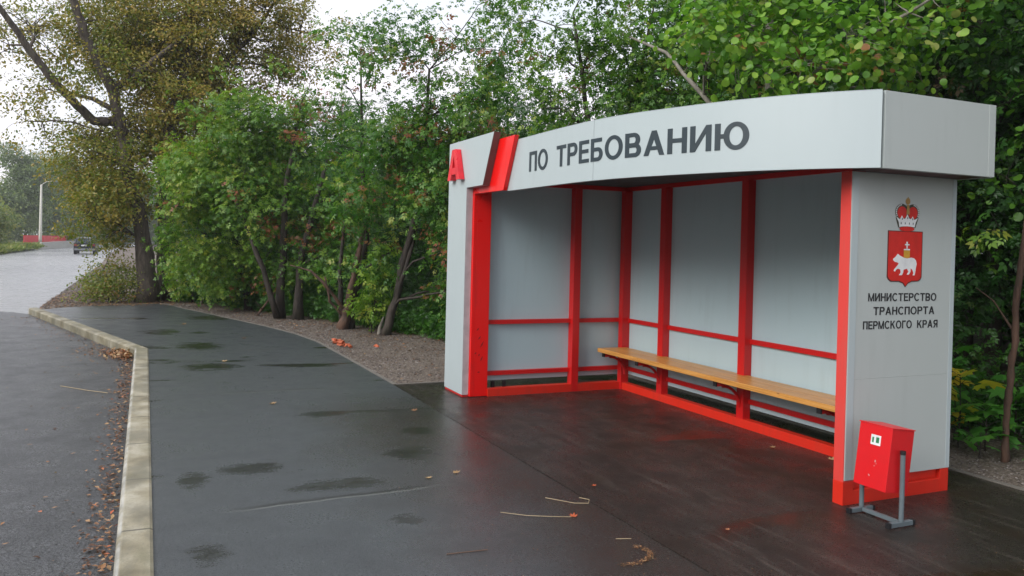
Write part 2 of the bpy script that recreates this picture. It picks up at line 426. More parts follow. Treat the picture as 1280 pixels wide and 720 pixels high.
def dup(root, loc, rz=0, sc=1., label=None, group=None):
    r = root.copy(); C.objects.link(r); r.location = loc; r.rotation_euler.z = rz; r.scale = (sc,)*3 if not hasattr(sc, '__len__') else sc
    if label: r['label'] = label
    if group: r['group'] = group
    for ch in list(root.children):
        c = ch.copy(); C.objects.link(c); c.parent = r
        for g in ch.children:
            d = g.copy(); C.objects.link(d); d.parent = c
    return r

# ------------------------------------------------------------------ ground, roads
def sstep(t): t = np.clip(t, 0, 1); return t*t*(3-2*t)
def y_right(x): return np.interp(x, [-400,-180,-100,-70,-50,-17.5,-16.2,-8.75,60], [20,-4.6,-7.6,-7.2,-6.75,-6.55,-6.25,-3.98,-3.98])
def y_left(x): return np.interp(x, [-400,-180,-100,-63,60], [8,-15.6,-15.2,-13.4,-13.4])
def terr(x, y):
    up = sstep((y-y_right(x)-np.where(x < -17, -.25, .05))/np.where(x < -17, 1.0, .45))
    dn = sstep((y_left(x)+.3-y)/1.4)
    n1 = .03*np.sin(x*1.9+y*2.3)*np.sin(y*1.3-x*.8)+.012*np.sin(x*7.1+1)*np.sin(y*6.3)
    wild = sstep((y-np.interp(x, [-60,-18,-10,-5,5,60], [-4,-3.2,.0,1.9,2.2,3]))/3.)
    h = -.26+up*.245+dn*.22
    far = sstep((np.abs(y-2)-1)/3)
    return h+wild*(.12+n1*2.2)+n1*.35*up*(far*.5+.2)
def axis(a, b, near0, near1, fine, coarse):
    v = [near0]
    while v[-1] < near1: v.append(v[-1]+fine)
    s = fine; x = v[-1]
    while x < b: s = min(s*1.25, coarse); x += s; v.append(x)
    s = fine; x = near0; lo = []
    while x > a: s = min(s*1.25, coarse); x -= s; lo.append(x)
    return np.array(lo[::-1]+v)
gx = axis(-900, 500, -22, 3, .16, 60); gy = axis(-700, 800, -8, 5, .16, 60)
X, Y = np.meshgrid(gx, gy, indexing='ij'); Zz = terr(X, Y)
V = np.stack([X, Y, Zz], -1).reshape(-1, 3); nx, ny = X.shape
i, j = np.meshgrid(np.arange(nx-1), np.arange(ny-1), indexing='ij'); a = (i*ny+j).ravel()
me = bpy.data.meshes.new('ground'); me.from_pydata(V.tolist(), [], np.stack([a, a+ny, a+ny+1, a+1], 1).tolist())
me.polygons.foreach_set('use_smooth', [True]*len(me.polygons)); me.materials.append(M['ground'])
tag(link(bpy.data.objects.new('ground', me)), kind='structure')

def sheet(name, poly, z, mat, thick=.05):
    mb = MB(); mb.prism(poly, z-thick, z, lambda a, b, h: (a, b, h)); return tag(mb.build(name, mat), kind='structure')
xs = list(np.linspace(-16.5, -300, 60))
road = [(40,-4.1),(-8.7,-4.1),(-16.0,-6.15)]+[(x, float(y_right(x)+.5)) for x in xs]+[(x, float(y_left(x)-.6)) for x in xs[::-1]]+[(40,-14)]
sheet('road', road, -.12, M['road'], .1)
sheet('bus_bay', [(40,-4.12),(-8.73,-4.12),(-15.9,-6.1),(-16.5,-6.55),(-17.1,-7.1),(-17.3,-7.8),(-15.5,-9.3),(-10,-10),(40,-10)], -.114, M['bay'], .02)
rs_ = random.Random(3)
mb = MB(); xx = -24.
while xx > -170:
    yc = float((y_left(xx)+y_right(xx))/2)+.2; y2 = float((y_left(xx-3.)+y_right(xx-3.))/2)+.2
    mb.add([(xx, yc-.06, -.1155), (xx-3., y2-.06, -.1155), (xx-3., y2+.06, -.1155), (xx, yc+.06, -.1155)], [(0,1,2,3)]); xx -= 3.
tag(mb.build('road_marking', simple('worn_marking', (.33,.34,.34), .5)), kind='structure')
edge = [(-17.3,-3.75),(-17.0,-3.55),(-15.95,-3.3),(-14.4,-2.82),(-12.9,-2.4),(-11.5,-2.0),(-10.3,-1.72),(-9.13,-1.57),(-7.4,-1.53),(-5.05,-1.49)]
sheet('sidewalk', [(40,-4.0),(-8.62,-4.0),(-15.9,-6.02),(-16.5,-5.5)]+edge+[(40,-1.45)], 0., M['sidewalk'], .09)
sheet('shelter_apron', [(-5.05,-1.482),(40,-1.442),(40,1.62),(-1.5,1.45),(-5.05,1.4)], .001, M['pad'], .09)
mb = MB()
for k in range(len(edge)-1):
    (ax, ay), (bx, by) = edge[k], edge[k+1]
    d = Vector((bx-ax, by-ay)).normalized(); nn = Vector((-d.y, d.x))*.045
    mb.prism([(ax, ay), (bx, by), (bx+nn.x, by+nn.y), (ax+nn.x, ay+nn.y)], -.06, .006, lambda a, b, h: (a, b, h))
mb.prism([(-5.06,-1.45),(-5.02,-1.45),(-5.02,1.42),(-5.06,1.42)], -.06, .007, lambda a, b, h: (a, b, h))
mb.prism([(-5.02,1.405),(-1.5,1.455),(40,1.625),(40,1.67),(-1.5,1.5),(-5.02,1.45)], -.06, .008, lambda a, b, h: (a, b, h))
tag(mb.build('edging', simple('crumbled_edging', (.17,.155,.135), .7, 0, .6)), kind='structure')
# kerb: rounded profile swept along two straights
mb = MB(); kp = [Vector((40,-4.17)), Vector((-8.76,-4.17)), Vector((-16.15,-6.3))]
prof = [(0,-.2),(0,-.004),(.012,.012),(.03,.018),(.16,.018),(.175,.01),(.175,-.2)]
rows = []
for k, q in enumerate(kp):
    d0 = (kp[k]-kp[k-1]).normalized() if k else (kp[1]-kp[0]).normalized(); d1 = (kp[k+1]-kp[k]).normalized() if k < 2 else d0
    t = (d0+d1).normalized(); nn = Vector((t.y, -t.x)); nn = nn/max(nn.dot(Vector((d0.y, -d0.x))), .3)
    if nn.y < 0: nn = -nn
    rows.append([(q.x+nn.x*w, q.y+nn.y*w, h) for w, h in prof])
np_ = len(prof)
mb.add(sum(rows, []), [(r*np_+c, r*np_+(c+1) % np_, (r+1)*np_+(c+1) % np_, (r+1)*np_+c) for r in range(2) for c in range(np_)]+[tuple(range(np_)), tuple(2*np_+c for c in range(np_))])
tag(mb.build('kerb', M['kerb']), kind='structure')

# ------------------------------------------------------------------ shelter
S = empty('bus_shelter', (-2.1, 0, 0), 'grey and red bus shelter with curved roof fascia reading ПО ТРЕБОВАНИЮ and a bench inside', 'bus shelter')
ctrl = [Vector((.62,.37)), Vector((.25,-.04)), Vector((-.19,-.375)), Vector((-.815,-.66)), Vector((-1.73,-.885)), Vector((-3.34,-.90)), Vector((-4.4,-.90))]
def catmull(a, b, c, d, t): return .5*((2*b)+(c-a)*t+(2*a-5*b+4*c-d)*t*t+(3*b-a-3*c+d)*t**3)
arc = []
for k in range(1, 5):
    for q in range(12): arc.append(catmull(ctrl[k-1], ctrl[k], ctrl[k+1], ctrl[k+2], q/12))
arc.append(ctrl[5].copy())
cum = [0.]
for k in range(1, len(arc)): cum.append(cum[-1]+(arc[k]-arc[k-1]).length)
def arc_at(s):
    k = 1
    while k < len(cum)-1 and cum[k] < s: k += 1
    t = (s-cum[k-1])/(cum[k]-cum[k-1]); p = arc[k-1].lerp(arc[k], t); d = (arc[k]-arc[k-1]).normalized()
    return p, d, Vector((-d.y, d.x)) if -d.y*0+d.x < 0 else Vector((d.y, -d.x))
# outward normal points to the street (-y)
ZB, ZT = 2.122, 2.59
def arc_panel(s0, s1, name, mat, z0=ZB, z1=ZT, t=.045, off=0.):
    ss = [s0]+[s for s in cum if s0 < s < s1]+[s1]; mb = MB(); vs = []
    for s in ss:
        p, d, nn = arc_at(s)
        o = p+nn*off; i_ = p-nn*(t-off)
        vs += [(o.x, o.y, z0), (o.x, o.y, z1), (i_.x, i_.y, z1), (i_.x, i_.y, z0)]
    fs = [(4*k+c, 4*k+(c+1) % 4, 4*k+4+(c+1) % 4, 4*k+4+c) for k in range(len(ss)-1) for c in range(4)]
    fs += [(0,1,2,3), tuple(4*(len(ss)-1)+c for c in (3,2,1,0))]
    mb.add(vs, fs); return mb.build(name, mat, S)
sseam = next(c for c, a_ in zip(cum, arc) if a_.x < -1.725)
fp = arc_panel(.0, sseam-.002, 'fascia_panel', M['cladding']); arc_panel(sseam+.002, cum[-1], 'fascia_panel', M['cladding'])
arc_panel(.0, cum[-1], 'fascia_cap', M['cladding'], ZT+.001, ZT+.004, .05, .0)
mb = MB(); mb.box(.205,.25,-.012,.985,ZB,ZT); mb.box(.2505,.2525,.925,.985,ZB,ZT); mb.build('fascia_side', M['endpanel'], S)
mb = MB(); mb.box(-4.64,.204,.985,1.03,ZB,ZT); mb.build('fascia_back', M['endpanel'], S)
inner = [(p.x, p.y+.05) for p in arc if p.x < .19]
poly = [(.2,.05)]+inner+[(-4.2,-.85),(-4.6,-.85),(-4.6,.98),(.2,.98)]
mb = MB(); mb.prism(poly, 2.292, 2.31, lambda a, b, h: (a, b, h)); mb.build('ceiling', M['ceiling'], S)
mb = MB(); mb.prism(poly, 2.5, 2.53, lambda a, b, h: (a, b, h)); mb.build('roof', simple('roof_sheet', (.2,.21,.21), .5), S)
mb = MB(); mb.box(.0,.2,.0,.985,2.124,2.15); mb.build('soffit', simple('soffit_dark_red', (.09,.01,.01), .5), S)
# left end pylon: grey slab, red band, red jamb
fy = lambda a, b, h: (a, h, b)
mb = MB(); mb.prism([(-4.66,.022),(-4.12,.022),(-4.12,2.188),(-3.677,2.192),(-3.418,2.692),(-4.66,2.695)], -1.02, -.946, fy)
sl = mb.build('sign_slab', M['cladding'], S, bevel=.003)
mb = MB(); mb.prism([(-3.676,2.193),(-3.672,2.193),(-3.413,2.692),(-3.417,2.692)], -1.018, -.948, fy); mb.build('slab_edge', M['brownedge'], S)
mb = MB(); mb.box(-4.119,-4.116,-1.018,-.948,.023,2.187); mb.build('slab_edge', M['slabedge'], S)
mb = MB(); mb.prism([(-3.62,2.63),(-3.09,2.63),(-3.335,2.126),(-4.08,2.126),(-4.08,.006),(-4.3,.006),(-4.3,2.3),(-3.8,2.3)], -.945, -.903, fy); mb.build('red_band', M['red'], S, bevel=.003)
mb = MB(); mb.box(-4.30,-4.081,-.902,-.748,.005,2.28); mb.build('red_jamb', M['red'], S, bevel=.003)
mb = MB(); mb.box(-4.64,-4.31,-.944,-.72,.02,2.6); mb.build('pylon_body', M['cladding'], S)
mb = MB(); mb.box(-4.655,-4.125,-1.012,-.95,.0,.021); mb.build('pylon_foot', M['redsteel'], S)
mb = MB(); rr = random.Random(8)
for (y_, z_, l_, an) in ((-.85,.62,.05,50),(-.82,.55,.09,60),(-.85,.44,.03,60),(-.82,.40,.06,65),(-.89,.46,.03,40),(-.85,.26,.03,10),(-.87,.71,.04,50)):
    c, s = math.cos(R(an)), math.sin(R(an)); w = .006
    q = [(-l_/2, 0), (0, -w), (l_/2, 0), (0, w)]
    mb = MB(); mb.add([(-4.0795, y_+a*c-b*s, z_+a*s+b*c) for a, b in q], [(0,1,2,3)])
    mb.build('scuff_mark', M.setdefault('scuff', simple('scuffs', (.12,.01,.01), .6)), S)
# letter A standing off the slab
V_, H_ = .195, .165
def band(cx, cy, rx, ry, a0, a1, tv=V_, th=H_, n=22):
    """elliptic stroke as quads; tv stroke width at the sides, th at top and bottom"""
    out = []
    for k in range(n):
        q = []
        for a, inn in ((a0+(a1-a0)*k/n, 0), (a0+(a1-a0)*(k+1)/n, 0), (a0+(a1-a0)*(k+1)/n, 1), (a0+(a1-a0)*k/n, 1)):
            c, s_ = math.cos(R(a)), math.sin(R(a))
            q.append((cx+(rx-tv*inn)*c, cy+(ry-th*inn)*s_))
        out.append(q)
    return out
def rect(x0, y0, x1, y1): return [[(x0,y0),(x1,y0),(x1,y1),(x0,y1)]]
def bowl(x0, y0, y1, w):
    r_ = (y1-y0)/2; xc = w-r_*.95
    return [rect(x0, y1-H_, xc, y1), rect(x0, y0, xc, y0+H_), band(xc, (y0+y1)/2, w-xc, r_, -90, 90)]
def glyph(ch):
    if ch == 'П': return .76, [rect(0,0,V_,1), rect(.76-V_,0,.76,1), rect(V_,1-H_,.76-V_,1)]
    if ch == 'О': return .94, [band(.47,.5,.47,.52,0,360,V_,H_,44)]
    if ch == 'Т': return .76, [rect(.38-V_/2,0,.38+V_/2,1-H_), rect(0,1-H_,.76,1)]
    if ch == 'Р': return .74, [rect(0,0,V_,1)]+bowl(V_,.40,1,.74)
    if ch == 'Е': return .68, [rect(0,0,V_,1), rect(V_,0,.68,H_), rect(V_,.43,.64,.43+H_), rect(V_,1-H_,.67,1)]
    if ch == 'Б': return .72, [rect(0,0,V_,1), rect(V_,1-H_,.66,1)]+bowl(V_,0,.60,.72)
    if ch == 'В': return .74, [rect(0,0,V_,1)]+bowl(V_,0,.56,.74)+bowl(V_,.56-H_+.02,1,.69)
    if ch == 'А': return .86, [[[(0,0),(.205,0),(.50,.86),(.53,1),(.33,1)]], [[(.86,0),(.655,0),(.36,.86),(.33,1),(.53,1)]], rect(.2,.22,.66,.22+H_*.9)]
    if ch == 'Н': return .76, [rect(0,0,V_,1), rect(.76-V_,0,.76,1), rect(V_,.43,.76-V_,.43+H_)]
    if ch == 'И': return .78, [rect(0,0,V_,1), rect(.78-V_,0,.78,1), [[(V_*.98,.0),(V_*.98,.30),(.78-V_*.98,1),(.78-V_*.98,.70)]]]
    if ch == 'Ю': return 1.14, [rect(0,0,V_,1), rect(V_,.43,.36,.43+H_), band(.72,.5,.42,.52,0,360,V_,H_,44)]
    if ch == 'М': return .92, [rect(0,0,V_*.9,1), rect(.92-V_*.9,0,.92,1), [[(V_*.85,1),(V_*.4,1),(.38,0),(.46,0),(.46,.22)]], [[(.92-V_*.85,1),(.92-V_*.4,1),(.54,0),(.46,0),(.46,.22)]]]
    if ch == 'С': return .86, [band(.46,.5,.46,.52,42,318,V_,H_,34)]
    if ch == 'К': return .80, [rect(0,0,V_,1), [[(V_,.33),(V_,.56),(.58,1),(.79,1)]], [[(.30,.52),(.42,.66),(.80,0),(.58,0)]]]
    if ch == 'Г': return .62, [rect(0,0,V_,1), rect(V_,1-H_,.62,1)]
    if ch == 'Я': return .76, [[[(.76-x, y) for x, y in p] for p in g] for g in [rect(0,0,V_,1)]+bowl(V_,.40,1,.74)+[[[(.30,.42),(.48,.42),(.76,0),(.55,0)]]]]
def lettering(name, txt, u0, u1, cap, mapf, mat, parent, total=None, thick=.003, gap=.12):
    """mapf(u,v,h) with u along the line, v up, h off the surface"""
    adv = 0; out = []
    for ch in txt:
        w_, gs = glyph(ch); out.append((adv, gs)); adv += w_+gap
    sx = (u1-u0)/(adv-gap); mb = MB()
    for a_, gs in out:
        for k, g in enumerate(gs):
            t = thick+.00022*k
            for p in g:
                q = [(u0+(a_+x)*sx, y*cap) for x, y in p]; n_ = len(q)
                # long straight strokes are cut so that they follow a curved surface
                mb.prism(q, .0, t, mapf)
    return mb.build(name, mat, parent)
def at_x(xv): return next(c+(a0.x-xv)/(a0.x-a1.x)*(c1-c) for c, c1, a0, a1 in zip(cum, cum[1:], arc, arc[1:]) if a1.x < xv)
sR = at_x(-.40); sL = at_x(-2.85)
def onfascia(u, v, h):
    p, d, nn = arc_at(sL-u); q = p+nn*(h+.0005); return (q.x, q.y, 2.269+v)
TL = sL-sR
lettering('lettering', 'ПО', 0, sL-at_x(-2.475), .178, onfascia, M['dark'], S)
lettering('lettering', 'ТРЕБОВАНИЮ', sL-at_x(-2.31), TL, .178, onfascia, M['dark'], S)
# letter A: tapering strokes, standing proud
def Apoly(u, v): return (-4.53+u*.36, 2.28+v*.325)
# build A as ring with a counter: two side strokes + bar + apex
mb = MB()
mb.prism([Apoly(*q) for q in ((0,0),(.27,0),(.50,.80),(.50,1),(.36,1))], -1.085, -1.024, fy)
mb.prism([Apoly(*q) for q in ((1,0),(.64,1),(.5003,1),(.5003,.80),(.73,0))], -1.0848, -1.0242, fy)
mb.prism([Apoly(*q) for q in ((.31,.18),(.69,.18),(.63,.40),(.37,.40))], -1.083, -1.026, fy)
mb.build('letter', M['letter'], S)

# right end wall
for z0, z1 in ((.158,.7988),(.7996,2.121)): mb = MB(); mb.box(-.07,.003,.0,.964,z0,z1); mb.build('end_wall', M['endpanel'], S)
mb = MB(); mb.box(.0035,.0055,.003,.058,.16,2.12); mb.box(.0035,.0055,.925,.962,.16,2.12); mb.build('trim_strip', M['cladding'], S)
mb = MB(); mb.box(-.082,-.001,-.006,.08,.0,2.121); mb.build('post', M['redfade'], S, bevel=.003)
mb = MB(); mb.box(-.08,.001,.081,.88,.0,.09); mb.box(-.08,.001,.881,.962,.0,.156); mb.box(-.08,-.03,.081,.88,.091,.156); mb.build('base_rail', M['redbase'], S, bevel=.003)
mb = MB(); mb.box(-.0825,.0015,-.0075,.082,.0,.15); mb.build('post_shoe', M['redbase'], S, bevel=.003)
# crest on the end wall
fx = lambda a, b, h: (h, a, b)
E_ = None
sh = [(.322,1.757),(.642,1.757),(.642,1.455),(.632,1.437),(.612,1.427),(.55,1.424),(.515,1.412),(.492,1.388),(.47,1.412),(.43,1.424),(.355,1.424),(.334,1.437),(.322,1.455)]
cx_, cz_ = .482, 1.59
mb = MB(); mb.prism(sh, .0035, .0062, fx); E_ = mb.build('crest', simple('crest_outline', (.09,.012,.01), .45), S)
mb = MB(); mb.prism([(cx_+(a-cx_)*.955, cz_+(b-cz_)*.965) for a, b in sh], .0064, .0072, fx); mb.build('shield_field', M['crestred'], E_)
def sc(u, v): return (.325+(u-90)/380*.32, 1.757-(v-25)/600*.335)
bear = [(145,368),(147,352),(165,338),(182,315),(192,296),(205,300),(212,312),(232,322),(262,340),(300,347),(345,336),(375,345),(395,368),(405,410),(398,450),(392,500),(385,545),(362,545),(372,520),(358,480),(338,462),(340,500),(322,538),(296,538),(316,505),(300,468),(262,480),(258,515),(246,545),(212,545),(232,512),(226,478),(200,468),(180,482),(172,502),(156,498),(160,478),(195,430),(208,408),(190,395),(165,390)]
mb = MB(); mb.prism([sc(*q) for q in bear], .0074, .0082, fx); mb.build('bear', M['white'], E_)
mb = MB(); mb.prism([sc(*q) for q in ((258,252),(325,252),(325,335),(300,345),(258,337))], .0084, .009, fx); mb.build('book', M['yellow'], E_)
mb = MB(); mb.prism([sc(*q) for q in ((258,236),(325,236),(325,251),(258,251))], .0084, .009, fx)
mb.prism([sc(*q) for q in ((284,150),(300,150),(297,235),(287,235))], .0084, .0089, fx); mb.prism([sc(*q) for q in ((268,178),(318,178),(318,193),(268,193))], .0090, .0094, fx); mb.build('cross', M['white'], E_)
def cr(u, v): return (.393+(u/12-20)*.00738, 1.976-(v/12-7)*.00532)
def ell(cx, cy, rx, ry, n=24, a0=0, a1=360): return [(cx+rx*math.cos(R(a0+(a1-a0)*k/n)), cy+ry*math.sin(R(a0+(a1-a0)*k/n))) for k in range(n)]
mb = MB()
for c_ in ((322,300),(488,300)): mb.prism([cr(*q) for q in ell(c_[0], c_[1], 98, 122)], .0036 if c_[0] < 400 else .0038, .0050 if c_[0] < 400 else .0052, fx)
mb.prism([cr(*q) for q in ((232,380),(575,380),(530,530),(275,530))], .0040, .0054, fx)
Cw = mb.build('crown_outline', simple('crown_outline_print', (.05,.05,.03), .5), E_)
mb = MB()
mb.prism([cr(*q) for q in ell(325, 310, 70, 92)], .0056, .0062, fx); mb.prism([cr(*q) for q in ell(487, 310, 70, 92)], .0057, .0063, fx); mb.prism([cr(*q) for q in ell(402, 548, 112, 36)], .0066, .0074, fx)
mb.build('crown_cap', M['crestred'], E_)
mb = MB(); mb.prism([cr(*q) for q in ((238,372),(272,398),(292,410),(320,350),(345,400),(372,395),(402,330),(432,395),(458,400),(482,358),(505,410),(530,398),(562,378),(530,445),(516,520),(460,512),(402,508),(340,512),(285,522),(275,450))], .0066, .0073, fx)
for (cxx, sgn) in ((322,-1),(488,1)):
    for k in range(8):
        an = R(100+k*15.5) if sgn < 0 else R(80-k*15.5)
        mb.prism([cr(*q) for q in ell(cxx+84*math.cos(an), 300-107*math.sin(an), 8.5, 9.5, 8)], .0054+.0003*(k % 2), .0066, fx)
mb.build('ermine_band', M['white'], E_)
mb = MB(); mb.prism([cr(*q) for q in ((392,190),(425,190),(432,335),(402,328),(384,335))], .0076, .0082, fx); mb.prism([cr(*q) for q in ell(410, 140, 36, 46, 16)], .0036, .0047, fx)
mb.prism([cr(*q) for q in ((402,75),(418,75),(418,135),(402,135))], .0049, .0053, fx); mb.prism([cr(*q) for q in ((385,95),(436,95),(436,108),(385,108))], .0055, .0058, fx); mb.build('orb', M['gold'], E_)
mb = MB()
for (u, v) in ((325,400),(405,385),(482,400),(310,465),(370,465),(432,465),(490,465)):
    mb = MB(); mb.prism([cr(*q) for q in ((u-4,v-16),(u+5,v-12),(u+7,v+14),(u-5,v+16))], .0076, .0080, fx)
    mb.build('ermine_tail', M['dark'], E_)
for txt, y0, y1, z0 in (('МИНИСТЕРСТВО', .163, .792, 1.297), ('ТРАНСПОРТА', .213, .775, 1.208), ('ПЕРМСКОГО', .124, .565, 1.117), ('КРАЯ', .615, .811, 1.117)):
    lettering('lettering', txt, y0, y1, .052, lambda u, v, h, z0=z0: (.0036+h, u, z0+v), M['textblack'], S, thick=.001)

# back wall
xp = [-4.114, -3.36, -2.09, -.86, -.082]
mb = MB()
for a_, b_ in ((-4.17,-3.32),(-3.316,-2.05),(-2.046,-.82),(-.816,-.06)): mb.box(a_, b_, .972, .984, .168, 2.30)
mb.build('back_panel', M['wallpanel'], S)
mb = MB()
for a_, b_ in ((-.748,.30),(.304,.97)): mb.box(-4.175, -4.163, a_, b_, .155, 2.30)
mb.build('side_panel', M['wallpanel'], S)
for xa, w in ((-3.36,.092),(-2.09,.092),(-.86,.092)):
    mb = MB(); mb.box(xa, xa+w, .886, .970, .0, 2.244); mb.build('post', M['redsteel'], S, bevel=.003)
mb = MB(); mb.box(-4.114, -4.035, .872, .970, .0, 2.244); mb.build('post', M['redsteel'], S, bevel=.003)
mb = MB(); mb.box(-4.16, -4.063, .25, .335, .0, 2.244); mb.build('post', M['redsteel'], S, bevel=.003)
mb = MB(); mb.box(-4.13, -.083, .9446, .969, .757, .802); mb.build('rail', M['redsteel'], S, bevel=.002)
mb = MB(); mb.box(-4.13, -.083, .9446, .969, .213, .258); mb.build('rail', M['redsteel'], S, bevel=.002)
mb = MB(); mb.box(-4.13, -.083, .9446, .969, 2.245, 2.291); mb.build('rail', M['redsteel'], S, bevel=.002)
mb = MB(); mb.box(-4.034, -.083, .884, .968, .0, .079); mb.build('base_rail', M['redbase'], S, bevel=.003)
for z0, z1 in ((.757,.802),(.213,.258),(2.245,2.291)):
    mb = MB(); mb.box(-4.159, -4.1145, -.747, .944, z0, z1); mb.build('rail', M['redsteel'], S, bevel=.002)
mb = MB(); mb.box(-4.159, -4.064, -.747, .871, .0, .084); mb.build('base_rail', M['redbase'], S, bevel=.003)
for y_ in (-.66,-.53): mb = MB(); mb.box(-4.155, -4.13, y_-.018, y_+.018, .085, .15); mb.build('panel_clip', M['black'], S)
# bench fixed to the back wall
mb = MB(); mb.box(-4.07, -.09, .578, .752, .430, .474); mb.box(-4.07, -.09, .756, .94, .430, .4735)
Bn = mb.build('bench', M['wood'], S, bevel=.004)
for xb in (-3.98, -3.315, -2.045, -.815):
    mb = MB(); mb.box(xb-.022, xb+.022, .612, .884 if xb > -3.9 else .871, .385, .4295)
    pts = []
    for k in range(9):
        a_ = R(90*k/8); pts.append((xb, .885-.19*math.cos(a_)*1., .385-.02-.20*(1-math.cos(R(90-90*k/8)))*1.0))
    pts = [(xb, .885-.20*(1-math.sin(R(90*k/8))), .38-.20*(1-math.cos(R(90*k/8)))) for k in range(9)]
    mb.tube(pts, .014, 6)
    mb.build('bracket', M['redsteel'], Bn, bevel=0)
    mb = MB(); mb.box(xb-.0225, xb+.0225, .598, .6115, .384, .4293); mb.build('bracket_cap', M['black'], Bn)

# ------------------------------------------------------------------ litter bin
W = empty('litter_bin', (.27, .015, 0), 'small tilted red litter bin on a grey tube stand beside the shelter end wall', 'litter bin')
BM = Matrix.Translation((.27, .03, .375)) @ Matrix.Rotation(R(-7.5), 4, 'X')
mb = MB(); w2, d2, h2 = .118, .092, .186
mb.box(-w2, w2, -d2, d2, -h2, h2, BM); bb = mb.build('bin_box', M['binred'], W, bevel=.003)
mb = MB(); mb.box(-w2-.004, w2+.004, -d2-.004, d2+.004, h2+.001, h2+.007, BM); mb.build('bin_rim', M['binred'], bb)
mb = MB(); mb.box(-.025, .045, -d2-.0022, -d2-.0004, .07, .13, BM); mb.build('sticker', M['white'], bb)
mb = MB(); mb.box(.013, .034, -d2-.0034, -d2-.0024, .085, .118, BM); mb.box(-.015, -.003, -d2-.0034, -d2-.0024, .083, .115, BM); mb.build('sticker_figure', M['greenprint'], bb)
for u_, v_, s_ in ((.02,-.03,.006),(.03,-.04,.003),(-.01,-.12,.004),(-.015,-.115,.003),(.018,-.055,.003)):
    mb = MB(); mb.box(u_, u_+s_, -d2-.0016, -d2-.0004, v_, v_+s_*2.2, BM); mb.build('paint_chip', M.setdefault('chip', simple('paint_chip', (.6,.35,.33), .6)), bb)
for xf in (.125, .415):
    mb = MB(); mb.box(xf-.014, xf+.014, -.075, .105, .004, .032); ft = mb.build('foot', M['steel'], W, bevel=.003)
    for ya in (-.092, .1055): mb = MB(); mb.box(xf-.0155, xf+.0155, ya, ya+.0165, .002, .0335); mb.build('end_cap', M['black'], ft)
    mb = MB(); mb.tube([(xf, .02, .033), (xf, .02, .425)], .0145, 12); up_ = mb.build('upright', M['steel'], W, smooth=False)
    mb = MB(); mb.tube([(xf, .02, .4255), (xf, .02, .447)], .0165, 12); mb.build('end_cap', M['black'], up_)
mb = MB(); mb.box(.14, .40, .008, .032, .010, .032); mb.build('crossbar', M['steel'], W, bevel=.002)

# ------------------------------------------------------------------ car on the road, lamp posts, bridge parapet
def car():
    x0, yc, zb = -77., -8.95, -.12
    o = empty('car', (x0, yc, zb), 'dark estate car driving away along the wet road', 'car')
    n = NT('car_paint'); n.set(Base_Color=(.018,.021,.026), Roughness=.25, Metallic=.3); paint = n.m
    glass = simple('car_glass', (.04,.05,.055), .08)
    side = [(0,.42),(.04,.30),(.5,.26),(3.9,.26),(4.35,.32),(4.42,.55),(4.3,.78),(3.3,.95),(2.55,1.42),(.75,1.5),(.25,1.42),(.02,.98)]
    # x runs away from the camera (towards -x), the tail faces the camera
    cs = []; mb = MB(); N_ = len(side)
    for w in (-.86,-.80,.80,.86):
        for a_, b_ in side:
            k = .86 if abs(w) > .81 else .8
            ins = max(0, (b_-.9))*.32
            ww = math.copysign(abs(w)-ins, w)
            sh_ = (.03 if abs(w) > .81 else 0)
            cx2 = 2.2; cz2 = .85
            aa = cx2+(a_-cx2)*(1-sh_*.6); bb_ = cz2+(b_-cz2)*(1-sh_)
            cs.append((x0-aa, yc+ww, zb+bb_))
    fs = []
    for r_ in range(3):
        for k in range(N_): fs.append((r_*N_+k, r_*N_+(k+1) % N_, (r_+1)*N_+(k+1) % N_, (r_+1)*N_+k))
    fs += [tuple(range(N_))[::-1], tuple(3*N_+k for k in range(N_))]
    mb.add(cs, fs); mb.build('body', paint, o)
    mb = MB(); mb.add([(x0+.005-.035, yc-.7, zb+1.0), (x0+.005-.035, yc+.7, zb+1.0), (x0-.205, yc+.6, zb+1.37), (x0-.205, yc-.6, zb+1.37)], [(0,1,2,3)]); mb.build('rear_window', glass, o)
    for s_ in (-1, 1):
        mb = MB(); mb.prism([(x0-.6, zb+1.0), (x0-3.2, zb+.98), (x0-2.55, zb+1.35), (x0-.8, zb+1.4)], yc+s_*.80, yc+s_*.845, fy); mb.build('side_window', glass, o)
        mb = MB(); mb.box(x0-.05, x0+.015, yc+s_*.70-.11, yc+s_*.70+.11, zb+.72, zb+.9); mb.build('tail_light', simple('tail_lens', (.25,.02,.02), .3), o)
        for xa in (-.75, -3.45):
            mb = MB(); mb.tube([(x0+xa, yc+s_*.62, zb+.315), (x0+xa, yc+s_*.88, zb+.315)], .315, 20); wh = mb.build('wheel', M['black'], o)
            mb = MB(); mb.tube([(x0+xa, yc+s_*.882, zb+.315), (x0+xa, yc+s_*.887, zb+.315)], .2, 16); mb.build('rim', M['steel'], wh)
    mb = MB(); mb.box(x0-.02, x0+.06, yc-.8, yc+.8, zb+.34, zb+.52); mb.build('bumper', simple('bumper_grey', (.25,.26,.27), .4), o)
    mb = MB(); mb.box(x0+.0, x0+.03, yc-.26, yc+.26, zb+.72, zb+.84); mb.build('number_plate', M['white'], o)
car()
conc = simple('pale_concrete', (.52,.51,.45), .7, 0, .2, 8)
